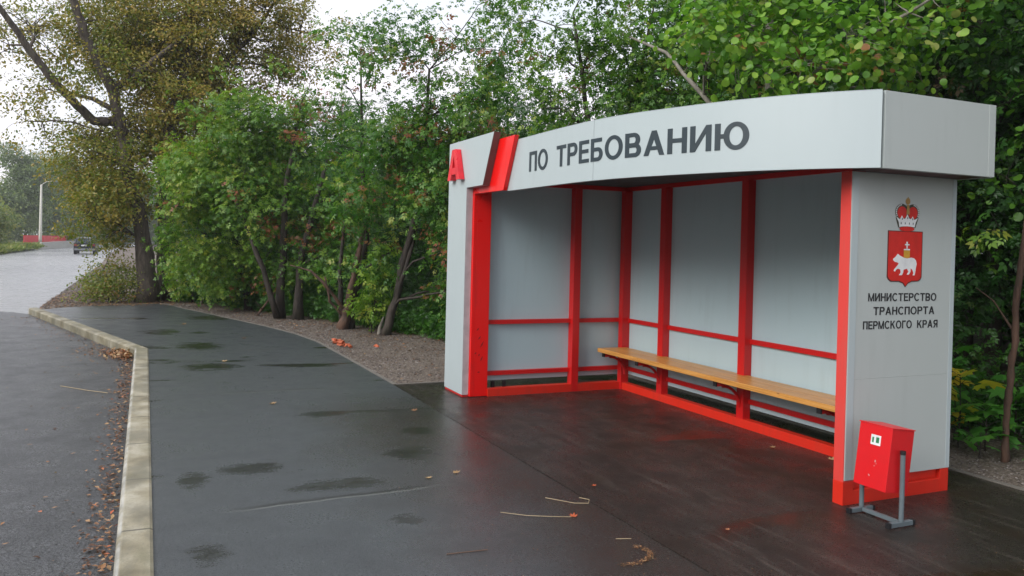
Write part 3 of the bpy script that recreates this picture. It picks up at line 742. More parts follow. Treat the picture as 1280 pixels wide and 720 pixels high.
for nm, x_, y_, h_, lab in (('lamp_post', -110, -15.75, 7.6, 'tall pale concrete lamp post behind the left end of the red parapet'), ('lamp_post', -150, -14.6, 8.5, 'pale lamp post left of the car, half hidden by hanging leaves'), ('lamp_post', -152, -12.4, 8.0, 'pale lamp post rising right behind the car')):
    o = empty(nm, (x_, y_, -.1), lab, 'lamp post', 'lamp posts along the bridge approach')
    mb = MB(); mb.tube([(x_, y_, -.2), (x_, y_, 1.2), (x_, y_, h_)], [.2,.18,.11], 10); mb.build('pole', conc, o, smooth=True)
    mb = MB(); mb.tube([(x_, y_, h_-.05), (x_, y_+.5, h_+.35), (x_, y_+1.3, h_+.5)], [.05,.045,.04], 6); mb.build('arm', conc, o)
    mb = MB(); mb.box(x_-.12, x_+.12, y_+1.2, y_+1.75, h_+.44, h_+.56); mb.build('lamp_head', M['steel'], o, bevel=.02)
o = empty('bridge_parapet', (-112, -17, -.1), 'long red sheet metal parapet on a pale kerb at the far side of the road', 'parapet')
pr = [(-108.5,-17.3),(-112,-15.6),(-122,-14.9),(-140,-14.9),(-170,-16)]
mb = MB(); mk = MB(); mp_ = MB()
for (ax, ay), (bx, by) in zip(pr, pr[1:]):
    d = Vector((bx-ax, by-ay)).normalized(); nn = Vector((-d.y, d.x))
    q = [(ax, ay), (bx, by), (bx+nn.x*.06, by+nn.y*.06), (ax+nn.x*.06, ay+nn.y*.06)]
    mb.prism(q, .0, 1.38, lambda a, b, h: (a, b, h))
    q = [(ax-nn.x*.2, ay-nn.y*.2), (bx-nn.x*.2, by-nn.y*.2), (bx+nn.x*.25, by+nn.y*.25), (ax+nn.x*.25, ay+nn.y*.25)]
    mk.prism(q, -.3, -.001, lambda a, b, h: (a, b, h))
mb.build('red_sheet', simple('parapet_red', (.62,.03,.04), .5), o); mk.build('kerb_base', conc, o)
o = empty('crash_barrier', (-100, -14.6, -.1), 'grey concrete crash barrier with a sloping end in front of the red parapet', 'barrier')
mb = MB(); pr = [(-94,-14.75),(-99,-14.5),(-110,-13.6),(-130,-13.1),(-160,-13)]; hh = [.1,.75,.85,.85,.85]
vs = []
for (ax, ay), h_ in zip(pr, hh): vs += [(ax, ay-.22, -.3), (ax, ay-.1, h_-.1), (ax, ay+.1, h_-.1), (ax, ay+.22, -.3)]
mb.add(vs, [(4*k+c, 4*k+(c+1) % 4, 4*k+4+(c+1) % 4, 4*k+4+c) for k in range(4) for c in range(4)]+[(0,1,2,3), (19,18,17,16)]); mb.build('barrier_wall', simple('weathered_concrete', (.3,.3,.27), .7, 0, .3, 5), o)

# ------------------------------------------------------------------ trees
def av_shelter(p): return (p[:, 0] > -5) & (p[:, 0] < .6) & (p[:, 1] < 1.25) & (p[:, 1] > -1.2) & (p[:, 2] < 2.72)
tree('poplar', 'thick poplar with browning leaves, its long bare limb reaching out over the road', 'tree', (-18,-4,0),
     [[(-18,-4,0,.27),(-18,-4.1,1.5,.19),(-18,-4.45,3.1,.15),(-18,-4.65,4.2,.13),(-18,-4.86,5.15,.12),(-17.9,-5.48,6.4,.11),(-17.8,-5.75,7.2,.09),(-17.7,-6.2,9.,.05)],
      [(-18,-4.68,4.35,.12),(-17.9,-5.2,4.3,.11),(-17.8,-5.6,4.62,.10),(-17.7,-6.3,5.45,.085),(-17.5,-7.25,6.8,.06),(-17.4,-8,8,.04)],
      [(-18,-4.85,5.1,.09),(-18,-4.35,5.5,.075),(-18,-3.85,6.05,.065),(-18,-3,6.8,.04)],
      [(-18,-4.75,4.6,.07),(-18.3,-5.3,4.9,.05),(-18.4,-6.,5.0,.03)]],
     [(-19.4,-6.7,6.6,1.1,.4),(-18.9,-5.6,6.4,1.2,.7),(-19.2,-6.5,5.0,.95,.3),(-19.1,-4.7,6.4,1.2,1),(-18.8,-5.4,4.0,1.0,.6),(-18.9,-5.5,2.9,.85,.8),(-18.5,-4.8,2.6,1.0,1),(-18.4,-4.8,1.7,.7,.8),(-19.8,-5.3,3.5,1.2,.8),(-19.3,-4.1,4.2,1.0,.9),(-18.6,-7.2,5.9,.8,.22),(-17.4,-4.7,2.6,.75,.7),(-17.3,-5.1,3.5,.8,.45),(-17.5,-4.4,4.4,.8,.5),(-17.4,-5.3,2.0,.6,.6),(-17.6,-4.5,5.6,1.,.6),(-17.6,-5.9,5.2,.9,.3),(-19.5,-5,8.3,1.5,.7),(-18.7,-6.8,4.2,.6,.2)],
     'poplar', 'diamond', .09, 135, 40, .17, 0., 'barkgrey', 11, gaps=.02, tone=.5, twigs=.8)
tree('poplar', 'poplar with a dark trunk and brown gold leaves standing behind the thick one', 'tree', (-18.7,-3.55,0),
     [[(-18.7,-3.55,0,.25),(-18.7,-3.6,2,.2),(-18.6,-3.62,3.5,.18),(-18.6,-3.5,4.5,.16),(-18.6,-3.2,5.9,.12),(-18.6,-3.1,7.5,.09),(-18.6,-3,9.4,.05)],
      [(-18.6,-3.4,5,.1),(-18.8,-2.6,5.8,.08),(-19.2,-1.6,7,.06),(-19.4,-.9,8.2,.03)]],
     [(-18.9,-3.1,6.9,1.5,1),(-19.1,-3.6,5.5,1.2,1),(-19.4,-1.8,7.2,1.3,.8),(-19.7,-2.6,5.7,1.1,.8),(-20.,-.7,7.,1.0,.5),(-20.,-3.2,3.9,1.1,.9),(-19.2,-1.2,7.9,1.1,.6),(-20.5,-4.2,7.4,1.3,.8),(-19.6,-2.8,4.6,.9,.8),(-19.5,-2.5,8.8,1.4,.7),(-17.7,-3.5,3.6,.8,.6),(-17.8,-3.3,4.8,.9,.7),(-19.2,-1.6,5.6,1.0,.6),(-19.5,-.6,6.2,.9,.5),(-19.3,.3,7.3,.9,.4),(-19.2,-.2,6.3,.7,.35),(-19.4,-1.,8.4,1.,.6)],
     'poplar', 'diamond', .09, 140, 40, .17, 0., 'barkgrey', 12, gaps=.05, tone=.62, twigs=.8)
tree('maple_tree', 'bright green bushy maple hanging over the far end of the pavement', 'tree', (-15.4,-1.9,0),
     [[(-15.4,-1.9,0,.08),(-15.3,-2.1,1.2,.06),(-15.,-2.5,2.4,.045),(-14.7,-2.8,3.8,.02)],[(-15.3,-1.7,0,.06),(-15.2,-1.5,1.4,.05),(-14.7,-1.8,3.4,.02)]],
     [(-14.5,-2.8,3.3,.9,1),(-14.1,-2.3,3.9,.8,1),(-14.7,-3.1,2.4,.76,1),(-14.3,-2.6,2.6,.9,1),(-14.9,-2.6,1.2,.8,1),(-16.2,-3.0,1.0,.65,.9),(-15.3,-2.3,.5,.6,.8),(-15.6,-2.8,3.0,.9,.9),(-14.3,-2.1,4.6,.55,.6),(-14.2,-3.3,4.15,.32,.9),(-14.9,-3.8,3.0,.36,.9),(-14.0,-2.7,4.9,.3,.8),(-14.9,-3.5,1.7,.4,.9),(-14.2,-3.5,2.2,.3,.9),(-14.3,-1.7,5.2,.3,.6)],
     'light', 'compound', .145, 150, 22, .16, .015, 'bark', 21, tone=.6, gaps=-.08)
tree('maple_tree', 'green maple with brown dead sprays hanging inside its crown, above the dark multi-stem trunk', 'tree', (-13.,-1.,0),
     [[(-13.3,-1.5,0,.09),(-13.2,-1.5,1.6,.07),(-13.2,-1.45,2.9,.05),(-13.4,-1.2,4.2,.02)],[(-13,-1.2,0,.1),(-13,-1.15,1.4,.07),(-13,-.7,3.2,.04)],[(-13.1,-1.6,.1,.06),(-13.2,-2.,1.3,.05),(-13.6,-2.4,2.4,.03)]],
     [(-13.9,-1.6,3.8,.95,1),(-13.6,-2.0,2.4,.9,1),(-13.6,-1.1,3.3,.76,.8),(-13.5,-.9,2.1,.8,.9),(-13.8,-1.3,1.1,.75,.8),(-12.6,-.6,1.3,.65,.9),(-13.7,-1.2,4.6,.6,.6),(-12.9,-.3,2.6,.7,.8),(-14.3,-.2,4.4,.8,.4),(-13.2,-1.8,4.3,.3,.8),(-12.9,-1.3,3.7,.35,.7),(-13.2,-.9,5.1,.35,.5)],
     'light', 'compound', .14, 140, 21, .16, .08, 'bark', 22, tone=.4, gaps=-.08)
tree('maple_tree', 'dense green maple with a red brown dead patch above the leaning split trunk', 'tree', (-9.9,.0,0),
     [[(-9.95,-.25,0,.085),(-9.9,-.05,.6,.07),(-9.9,.02,1.2,.065),(-9.8,.25,2.1,.055),(-9.7,.3,2.7,.045),(-9.6,.35,4.6,.02)],[(-9.93,-.2,.1,.04),(-9.8,.05,1.1,.035),(-9.9,.35,2.2,.03)]],
     [(-9.9,.1,3.4,.8,1),(-9.0,.7,3.4,.65,1),(-9.1,.5,2.5,.75,1),(-9.9,.4,2.2,.6,.8),(-8.8,.9,1.5,.65,.9),(-9.8,-.1,5.0,.95,.45),(-8.9,.7,4.9,.8,.55),(-8.3,.8,3.9,.55,.9),(-8.4,1.2,4.8,.7,.6),(-8.2,1.3,5.8,.7,.5),(-9.3,.3,4.1,.6,.8),(-8.7,.8,.7,.45,1),(-9.6,.9,.7,.5,.9)],
     'mid', 'compound', .14, 165, 21, .15, .07, 'bark', 23, tone=.55, gaps=.05)
tree('maple_tree', 'slender green maple between the bushy maples, pale sky showing through its top', 'tree', (-11.2,-.1,0),
     [[(-11.1,-.6,0,.1),(-11.,-.5,.8,.07),(-10.9,-.35,1.6,.05),(-10.8,-.5,3.2,.03),(-10.6,-.6,4.8,.015)],[(-11.15,-.7,0,.06),(-11.1,-.8,1.,.04),(-11.1,-.7,2.2,.02)]],
     [(-10.2,-1.0,4.3,.6,.35),(-10.9,-.9,5.2,.5,.35),(-10.8,-.8,3.3,.55,.6),(-10.1,-.5,2.4,.6,.9),(-11.2,-.5,1.2,.55,.7),(-10.9,-.6,2.3,.6,.8),(-10.2,-.1,1.4,.55,.7),(-11.6,-.4,3.,.6,.7)],
     'mid', 'compound', .15, 115, 18, .15, .05, 'bark', 24, tone=.55, gaps=.05)
tree('rowan_tree', 'light green tree with thin branches rising over the left half of the shelter roof', 'tree', (-6.2,2.1,0),
     [[(-6.2,2.1,0,.07),(-6.1,1.9,1.8,.055),(-6,1.5,3.2,.04),(-6,1.2,4.8,.015)],[(-6.1,1.9,1.6,.04),(-5.8,2.0,3.4,.03),(-5.5,2.2,5,.012)]],
     [(-6.2,1.,4.2,.6,.55),(-5.9,1.5,4.4,.65,.8),(-6.1,1.15,3.4,.5,.7),(-5.7,1.8,3.8,.65,1),(-7.2,.9,4.9,.6,.3),(-6.4,1.3,2.7,.5,.8),(-6.8,1.2,3.6,.5,.5),(-6.2,1.6,5.4,.7,.6)],
     'light', 'compound', .12, 150, 18, .12, .02, 'bark', 31, tone=.4, avoid=av_shelter)
tree('rowan_tree', 'mid green tree with narrow leaves above the middle of the shelter roof', 'tree', (-5.3,3.2,0),
     [[(-5.3,3.2,0,.08),(-5.3,3.1,2,.06),(-5.2,2.9,3.6,.04),(-5.2,2.7,5.4,.015)]],
     [(-5.5,2.2,4.4,.65,.9),(-5.3,2.6,3.7,.65,1),(-5.,3.2,4.4,.7,1),(-4.8,2.8,3.1,.6,1),(-5.4,2.6,5.2,.7,.9),(-4.6,3.6,5.1,.7,.9)],
     'mid', 'compound', .13, 140, 18, .13, .02, 'bark', 32, tone=.6, avoid=av_shelter)
tree('aspen_tree', 'aspen with a pale trunk and large round leaves over the right half of the roof', 'tree', (-3.3,2.3,0),
     [[(-3.3,2.3,0,.075),(-3.28,2.25,1.6,.06),(-3.25,2.2,3.,.052),(-3.2,2.15,4.3,.045),(-3.1,2.,5.6,.025)],[(-3.25,2.2,2.5,.035),(-3.75,1.7,3.35,.026),(-4.5,1.7,4.0,.02),(-5.6,1.7,4.5,.012)],[(-3.2,2.15,3.2,.03),(-2.2,2.2,3.6,.025),(-1.3,2.3,3.9,.012)]],
     [(-2.7,1.2,3.8,.5,1),(-2.4,1.6,3.8,.5,1),(-1.8,1.8,3.6,.45,1),(-2.9,1.5,3.3,.3,.6),(-2.1,2.4,3.4,.35,1),(-1.6,2.4,3.7,.4,1),(-1.9,2.9,3.3,.36,.8),(-2.9,.9,3.9,.36,.7),(-2.4,1.6,4.6,.6,1),(-3.5,1.6,4.2,.45,.8),(-1.5,2.6,4.4,.5,1),(-3.2,1.5,3.0,.2,.5),(-2.0,1.5,3.3,.35,1),(-2.4,1.3,3.4,.35,1)],
     'aspen', 'round', .072, 230, 12, .13, .02, 'barkpale', 33, gaps=.35, tone=.5, avoid=av_shelter, twigs=.8)
tree('aspen_tree', 'dim aspen with sparse round leaves right of the shelter roof', 'tree', (-2.6,5.1,0),
     [[(-2.6,5.1,0,.09),(-2.6,5.1,2,.075),(-2.55,5,4,.06),(-2.5,4.8,6,.03)]],
     [(-1.7,3.4,3.9,.45,1),(-1.5,3.7,3.1,.4,.6),(-2.3,4.4,2.6,.44,.6),(-1.6,3.9,2.4,.34,.6),(-3.2,4.9,3.1,.45,.6),(-2.1,4.4,4.4,.7,1),(-2.2,4.2,5.4,.7,1)],
     'aspen', 'round', .08, 150, 9, .14, .01, 'bark', 34, gaps=.5, tone=.25, avoid=av_shelter, twigs=.8)
# bare brown stem at the right edge, and dead wood along the verge
def barestem(name, label, pts, mat, cat='tree trunk', part=None):
    mb = MB(); P_ = [Vector(q[:3]) for q in pts]; fine = []; fr = []; rn = random.Random(len(label))
    for k in range(len(P_)-1):
        for j_ in range(5):
            t = j_/5; r_ = pts[k][3]*(1-t)+pts[k+1][3]*t
            fine.append(P_[k].lerp(P_[k+1], t)+Vector((rn.uniform(-1,1), rn.uniform(-1,1), 0))*r_*.25); fr.append(r_*rn.uniform(.85, 1.15))
    fine.append(P_[-1]); fr.append(pts[-1][3]); mb.tube(fine, fr, 10)
    return mb, fine
def deadwood(name, label, stems, mat, cat):
    allm = MB()
    for st in stems:
        mb, _ = barestem(name, label, st, mat); allm.add(mb.v, mb.f)
    b0 = stems[0][0][:3]
    o = allm.build(name, M[mat], None, smooth=True, origin=b0); return tag(o, label, cat)
deadwood('bare_tree', 'thin bare brown trunk with peeled bark at the right edge, rooted beside the gravel', [[(-.41,2.15,-.05,.03),(-.40,2.15,.3,.026),(-.385,2.15,.6,.027),(-.36,2.16,.95,.024),(-.355,2.15,1.24,.025),(-.30,2.15,1.74,.022),(-.2,2.2,2.8,.018),(-.1,2.3,4.2,.01)],[(-.36,2.16,1.0,.01),(-.5,2.1,1.25,.006),(-.62,2.05,1.35,.003)]], 'barkred', 'tree trunk')
deadwood('dead_trunk', 'dark leaning dead trunk with broken pale branches at the edge of the verge', [[(-11.0,-.75,-.05,.11),(-10.9,-.68,.35,.085),(-10.85,-.62,.8,.07),(-10.8,-.5,1.5,.05),(-10.75,-.42,2.1,.03)],[(-10.9,-.7,.3,.035),(-10.8,-1.1,.8,.028),(-10.9,-1.35,1.05,.02),(-11,-1.7,1.15,.01)],[(-10.95,-.75,.25,.03),(-10.9,-1.0,.5,.022),(-10.9,-1.1,.95,.012)]], 'barkred', 'tree trunk')
deadwood('broken_stump', 'short pale splintered stump standing at the foot of the leaning split trunk', [[(-10.0,-.33,-.03,.035),(-9.98,-.30,.16,.03),(-9.96,-.26,.30,.008)],[(-9.95,-.22,-.03,.03),(-9.93,-.18,.2,.025),(-9.91,-.13,.40,.006)]], 'barkpale', 'stump')
deadwood('bare_sapling', 'thin pale bent bare stem in the hedge just right of the poplars', [[(-17.2,-2.8,-.02,.03),(-17.15,-2.72,.35,.03),(-17.2,-2.66,.7,.028),(-17.2,-2.75,1.1,.015)],[(-17.2,-2.68,.6,.012),(-17.1,-2.95,.9,.006)]], 'barkpale', 'sapling')
deadwood('broken_branch', 'broken brown branch leaning out of the hedge over the verge', [[(-13.9,-1.9,-.02,.025),(-13.8,-1.7,.3,.02),(-13.7,-1.5,.6,.012)],[(-13.85,-1.8,.12,.012),(-13.7,-1.95,.3,.005)]], 'barkred', 'branch')

# shrubs / low growth (each its own thing)
def shrub(label, base, blobs, leaf, tpl, size, seed, tone=.5, dens=150, per=14, spread=.12, dry=0., name='shrub', up=.5, group=None):
    bx, by, bz = base; rn = random.Random(seed)
    stems = [[(bx+rn.uniform(-.15,.15), by+rn.uniform(-.15,.15), 0, .012), (b_[0], b_[1], b_[2], .006)] for b_ in blobs]
    return tree(name, label, 'shrub', base, stems, blobs, leaf, tpl, size, dens, per, spread, dry, 'bark', seed, group, gaps=.3, tone=tone, twigs=.3, limbs=False, crown='foliage', trunk='stem', avoid=av_shelter, up=up)
shrub('low yellowing shrub spreading round the foot of the thick poplar', (-17.9,-4.7,0), [(-18.0,-5.0,.35,.5,1),(-17.9,-4.5,.3,.42,1),(-18.1,-5.35,.18,.25,1),(-18.6,-4.9,.6,.55,.9),(-18.3,-4.4,.8,.4,.7)], 'shrub', 'diamond', .075, 41, .55, 210, 26, .12)
shrub('small reddish leafed shrub on the verge by the road, left of the poplar foot', (-19.5,-5.2,0), [(-19.2,-5.0,.8,.32,.6),(-19.0,-4.8,1.3,.35,.6),(-19.4,-4.9,.8,.3,.5)], 'shrub', 'diamond', .08, 42, .85, 120, 18, .12)
shrub('green undergrowth bush between the poplars and the bare bent stem', (-17.6,-3.0,0), [(-18.0,-3.1,.4,.45,1),(-17.6,-2.7,.6,.5,1),(-18.2,-3.4,1.1,.55,.8),(-17.5,-2.9,1.3,.5,.8)], 'mid', 'diamond', .08, 43, .7, 170, 24, .13)
shrub('dark green bush filling the gap under the bright maple', (-15.4,-1.6,0), [(-15.6,-1.9,.5,.6,1),(-15.,-1.4,.6,.6,1),(-14.4,-1.1,.5,.5,1),(-15.8,-1.4,1.4,.7,1)], 'mid', 'compound', .14, 44, .35)
shrub('dark bush behind the multi-stem trunk', (-12.4,-.2,0), [(-12.8,-.1,.5,.55,1),(-12.2,.0,.45,.5,1),(-12.6,.3,1.3,.7,1),(-11.7,.5,.8,.6,1)], 'deep', 'compound', .14, 45, .6)
shrub('leafy bright sapling with long leaves just left of the leaning split trunk', (-10.4,-.35,0), [(-10.35,-.4,.45,.32,1),(-10.3,-.35,.95,.35,.9),(-10.2,-.25,1.5,.3,.7)], 'light', 'compound', .18, 46, .6, 230, 12, .12)
shrub('green bush beside the left pylon of the shelter, at the back of the gravel', (-8.,1.2,0), [(-8.3,.9,.5,.5,1),(-7.8,1.2,.55,.6,1),(-7.2,1.6,.6,.6,1),(-8.6,1.3,1.3,.7,1),(-7.6,1.7,1.5,.7,1),(-7.9,1.6,2.3,.6,1)], 'mid', 'compound', .13, 47, .35)
shrub('dark bush behind the left end of the shelter', (-6.2,2.3,0), [(-6.5,2.2,.7,.7,1),(-5.9,2.4,1.6,.7,1),(-6.8,2.3,1.9,.7,1),(-6.3,2.6,2.6,.7,1)], 'deep', 'compound', .14, 48, .6)
# broad maple seedlings right of the shelter: individual plants
def seedling(label, x, y, h, n, seed, tone, size):
    rng = np.random.default_rng(seed); o = empty('maple_seedling', (x, y, 0), label, 'plant', 'broad leaved seedlings right of the shelter')
    P_ = []; K_ = []; mb = MB(); lo_ = .72 if tone > .95 else .35
    mb.tube([(x, y, -.02), (x+.01, y, h*.5), (x, y, h)], [.008,.006,.004], 5)
    for k in range(n):
        t = lo_+(1-lo_)*rng.uniform(); a_ = rng.uniform(0, 2*math.pi); r_ = rng.uniform(.06, .24)*(1.2-.5*t)
        s = Vector((x, y, h*t)); e = s+Vector((math.cos(a_)*r_, math.sin(a_)*r_, .05)); mb.tube([s, e], [.003,.002], 4)
        P_.append(tuple(e)); K_.append(np.clip(tone+rng.normal(0, .1), 0, .9) if tone < .9 else rng.uniform(.93, 1))
    me = leaf_mesh('foliage', np.array(P_)-np.array((x, y, 0)), size, np.array(K_), 'maple', L['maple'], rng, up=1.4, droop=.1)
    link(bpy.data.objects.new('foliage', me), o); mb.build('stem', M['bark'], o)
sd = [('seedling with large yellow leaves close to the shelter wall', -.86,2.22,.60,12,1,.97,.19), ('yellow green seedling below the yellow one', -1.0,2.35,.40,11,2,.9,.16), ('low green seedling nearest the shelter corner', -.85,2.2,.26,16,3,.5,.15),
      ('green seedling between the shelter corner and the bare brown trunk', -.68,2.3,.34,16,4,.55,.15), ('tall green seedling behind the bare brown trunk', -.7,2.7,.55,16,5,.6,.16), ('low seedling at the foot of the bare brown trunk', -.3,2.35,.25,16,6,.5,.15),
      ('pale green seedling right of the bare brown trunk', -.25,2.7,.5,14,7,.85,.15), ('dark seedling at the back, left of the dark straight trunk', -1.7,3.2,.7,18,8,.35,.17), ('dark seedling in front of the dark straight trunk', -1.4,3.1,.45,18,9,.4,.16),
      ('bushy seedling low behind the yellow one', -1.2,2.8,.3,18,10,.45,.16), ('dark seedling at the right edge of the picture', -.35,3.1,.75,18,11,.3,.16), ('seedling halfway up the slope at the right', -.9,3.4,.6,18,12,.35,.17), ('lowest seedling spreading over the gravel edge', -.55,2.05,.16,12,13,.5,.13)]
for s_ in sd: seedling(*s_)

# dark wood behind: two kinds of tree, copied with their parts
def forest_proto(label, seed, leaf, base, hgt=9., lean=.2, tone=.4):
    rn = random.Random(seed); bl = []; bx, by, _ = base
    for k in range(16):
        z = 1.0+hgt*(k/16)**.95; r_ = .75+.45*math.sin(math.pi*min(1, k/15)); a_ = k*2.4
        bl.append((bx+math.cos(a_)*.85, by+math.sin(a_)*.85, z, r_, .75))
    st = [[(bx, by, -.1, .13), (bx+.05, by, hgt*.3, .1), (bx+lean, by+.1, hgt*.7, .06), (bx+lean, by, hgt+.5, .02)]]
    return tree('forest_tree', label, 'tree', base, st, bl, leaf, 'compound', .2, 46, 16, .22, .01, 'bark', seed, 'trees of the wood behind the shelter', tone=tone, twigs=.35)
LA = 'full dark green tree of the wood, one of many alike behind the front row'
LB = 'open crowned deep green tree of the wood, one of many alike behind the front row'
fa = forest_proto(LA, 61, 'mid', (-4.6,6.2,0), 9., .2, .25); fb = forest_proto(LB, 62, 'deep', (-7.2,7.4,0), 8.5, -.3, .6)
spots = [(-2.6,6.9,1.),(-.6,6.2,.9),(1.0,5.2,.9),(-3.6,8.6,1.1),(-1.6,9.4,1.2),(.8,8.2,1.1),(2.6,6.5,1.),(-6.,10.,1.1),(-8.8,9.6,.9),(-4,11.5,1.2),(-.5,12,1.3),(2.5,10.5,1.2),(4.5,8,1.1),
         (-9.2,5.2,.62),(-11.,3.6,.52),(-12.6,2.4,.5),(-14.2,1.4,.5),(-16.2,.4,.5),(-10.2,2.6,.42),(-13.8,3.6,.55),(-17.5,2.6,.55),(-19,-.6,.5),(-21,-1.5,.55),(-11.8,6.2,.6),(-8.,3.6,.46),(-6.8,5.,.62),(-15.5,5,.55),(-20.5,1.5,.55),(-24,-2.2,.6),(-26,.5,.7),
         (-2.9,4.3,.75),(-4.1,4.6,.8),(-5.6,4.9,.75),(-1.2,4.9,.8),(.2,4.0,.7),(1.6,3.6,.7)]
rn = random.Random(77)
for k, (x_, y_, s_) in enumerate(spots):
    dup(fa if k % 2 else fb, (x_, y_, -.05), rn.uniform(0, 6.28), (s_, s_, s_*rn.uniform(.9, 1.1)))
deadwood('tall_tree', 'dark straight tree in the wood right of the shelter', [[(-3.2,5.35,-.1,.13),(-3.2,5.35,2,.12),(-3.25,5.4,4,.10),(-3.3,5.4,8,.05)]], 'bark', 'tree')
deadwood('tall_tree', 'slimmer dark tree further left in the wood, next to the shelter wall edge', [[(-4.4,6.4,-.1,.09),(-4.35,6.4,2,.08),(-4.4,6.5,5,.05)]], 'bark', 'tree')
# far wood as one mass
def mass(name, boxes, n, size, leaf, seed, tone, spread):
    rng = np.random.default_rng(seed); PP = []
    for (x0, x1, y0, y1, z0, z1), f in boxes:
        m = int(n*f); c = np.stack([rng.uniform(x0, x1, m), rng.uniform(y0, y1, m), z0+(z1-z0)*rng.uniform(0, 1, m)], 1)
        top = z1*(.75+.3*np.sin(c[:, 0]*.7+c[:, 1]*.3)*np.sin(c[:, 0]*.23+1)); c = c[c[:, 2] < top]
        PP.append((c[:, None]+rng.normal(0, spread, (len(c), 10, 3))).reshape(-1, 3))
    P_ = np.concatenate(PP); P_ = P_[P_[:, 2] > .02]
    me = leaf_mesh(name, P_, size, np.clip(tone+rng.normal(0, .2, len(P_)), 0, .95), 'compound', L[leaf], rng)
    return tag(link(bpy.data.objects.new(name, me)), kind='stuff')
mass('sky_blocking_woodland', [((-45, 25, -27, -20, 0, 12), 1.)], 5200, .5, 'deep', 72, .45, .4)  # unseen trees, added to keep low sky light off the shelter interior
mass('woodland', [((-16, 12, 12.5, 17, 0, 11), .8), ((-34, -14, 4.5, 9, 0, 5.5), .45), ((-60, -26, -1, 4, 0, 6.5), .5)], 5200, .42, 'deep', 71, .45, .35)
def low_mass(name, line, n, h, size, leaf, seed, tone, tpl='compound', width=.8):
    rng = np.random.default_rng(seed); k = rng.uniform(0, len(line)-1.001, n); i_ = k.astype(int); t = (k-i_)[:, None]; Lp = np.array(line, float)
    c = Lp[i_]*(1-t)+Lp[i_+1]*t; off = np.abs(rng.normal(0, width, n)); c = np.stack([c[:, 0]+rng.normal(0, .15, n), c[:, 1]+off, h*rng.uniform(0, 1, n)**1.4*(.4+off/width*.5)+.04], 1)
    P_ = (c[:, None]+rng.normal(0, .07, (n, 8, 3))).reshape(-1, 3); P_ = P_[P_[:, 2] > .02]
    me = leaf_mesh(name, P_, size, np.clip(tone+rng.normal(0, .15, len(P_)), 0, 1), tpl, L[leaf], rng)
    return tag(link(bpy.data.objects.new(name, me)), kind='stuff')
low_mass('undergrowth', [(-18.5,-3.4),(-16.5,-2.3),(-14.2,-1.35),(-12.0,-.5),(-10.2,.05),(-8.4,.6),(-6.6,1.9),(-4.5,2.3),(-2,2.6),(1.5,2.9)], 6500, .75, .11, 'mid', 81, .35)
# far left trees across the road (hazy)
def fartree(label, base, h, r_, seed, tone):
    rn = random.Random(seed); bx, by, _ = base
    bl = [(bx+rn.uniform(-.5,.5)*r_, by+rn.uniform(-.6,.6)*r_, h*(.22+.68*k/8), r_*(.75-.35*k/8+.1*rn.random()), .9) for k in range(9)]
    return tree('roadside_tree', label, 'tree', base, [[(bx, by, -.2, .25), (bx, by, h*.5, .16), (bx, by, h*.9, .05)]], bl, 'farfol', 'diamond', .34, 22, 16, .5, 0, 'bark', seed, 'trees across the road', tone=tone, twigs=.25, up=.5, zmin=.2)
fartree('rounded yellow green tree nearest the left edge across the road', (-70,-20.5,0), 9., 3.4, 91, .75)
fartree('tall pale green tree rising behind the yellow green one across the road', (-88,-22,0), 13., 4., 92, .5)
fartree('low bushy tree at the left end of the red parapet', (-92,-18.5,0), 4.2, 2.2, 93, .6)
fartree('dark tree behind the left lamp post', (-128,-20,0), 14., 5., 94, .15)
fartree('dark tree behind the middle of the red parapet', (-140,-16,0), 14., 5.5, 95, .1)
fartree('dark tree behind the car', (-150,-10.,0), 13., 5.5, 96, .15)
fartree('dark tree where the road bends out of sight', (-150,-2,0), 12., 5.5, 97, .2)
rng = np.random.default_rng(9)
n = 14000; P_ = np.stack([rng.uniform(-115, -45, n), -14.4-np.abs(rng.normal(0, 2.2, n)), rng.uniform(0, .1, n)], 1)
me = leaf_mesh('grass', P_, .5, rng.uniform(0, 1, n), 'diamond', L['grass'], rng, up=.0, droop=-1.6); tag(link(bpy.data.objects.new('grass', me)), kind='stuff')

# ------------------------------------------------------------------ litter on the ground
rng = np.random.default_rng(14)
def kerb_y(x): return np.where(x > -8.76, -4.17, -4.17+(x+8.76)*(2.13/7.39))
pts = []
n = 1200; x = rng.uniform(-9.5, 1.5, n); y = kerb_y(x)-.02-np.abs(rng.normal(0, .09, n)); pts.append(np.stack([x, y], 1))
n = 320; x = rng.normal(-9.3, .45, n); y = kerb_y(x)-.03-np.abs(rng.normal(0, .22, n)); pts.append(np.stack([x, y], 1))
n = 260; x = rng.uniform(-15.5, -9, n); y = kerb_y(x)-.03-np.abs(rng.normal(0, .3, n)); pts.append(np.stack([x, y], 1))
n = 60; x = rng.uniform(-9, 1.5, n); y = kerb_y(x)-.25-np.abs(rng.normal(0, .5, n)); pts.append(np.stack([x, y], 1))
g_ = np.concatenate(pts); P_ = np.concatenate([g_, np.full((len(g_), 1), -.107)+rng.uniform(0, .012, (len(g_), 1))], 1)
me = leaf_mesh('leaf_litter', P_, .038, rng.uniform(0, 1, len(P_))**1.3, 'diamond', L['litter'], rng, flat=True); tag(link(bpy.data.objects.new('leaf_litter', me)), kind='stuff')
n = 2600; x = rng.uniform(-19, -5, n); ye = np.interp(x, [q[0] for q in edge], [q[1] for q in edge])
y = ye+.1+rng.uniform(0, 1, n)**.6*np.interp(x, [-19,-12,-5], [1.2,1.6,3.2]); z = terr(x, y)+.012
me = leaf_mesh('verge_litter', np.stack([x, y, z], 1), .045, rng.uniform(0, .9, n)**2, 'diamond', L['litter'], rng, flat=True); tag(link(bpy.data.objects.new('verge_litter', me)), kind='stuff')
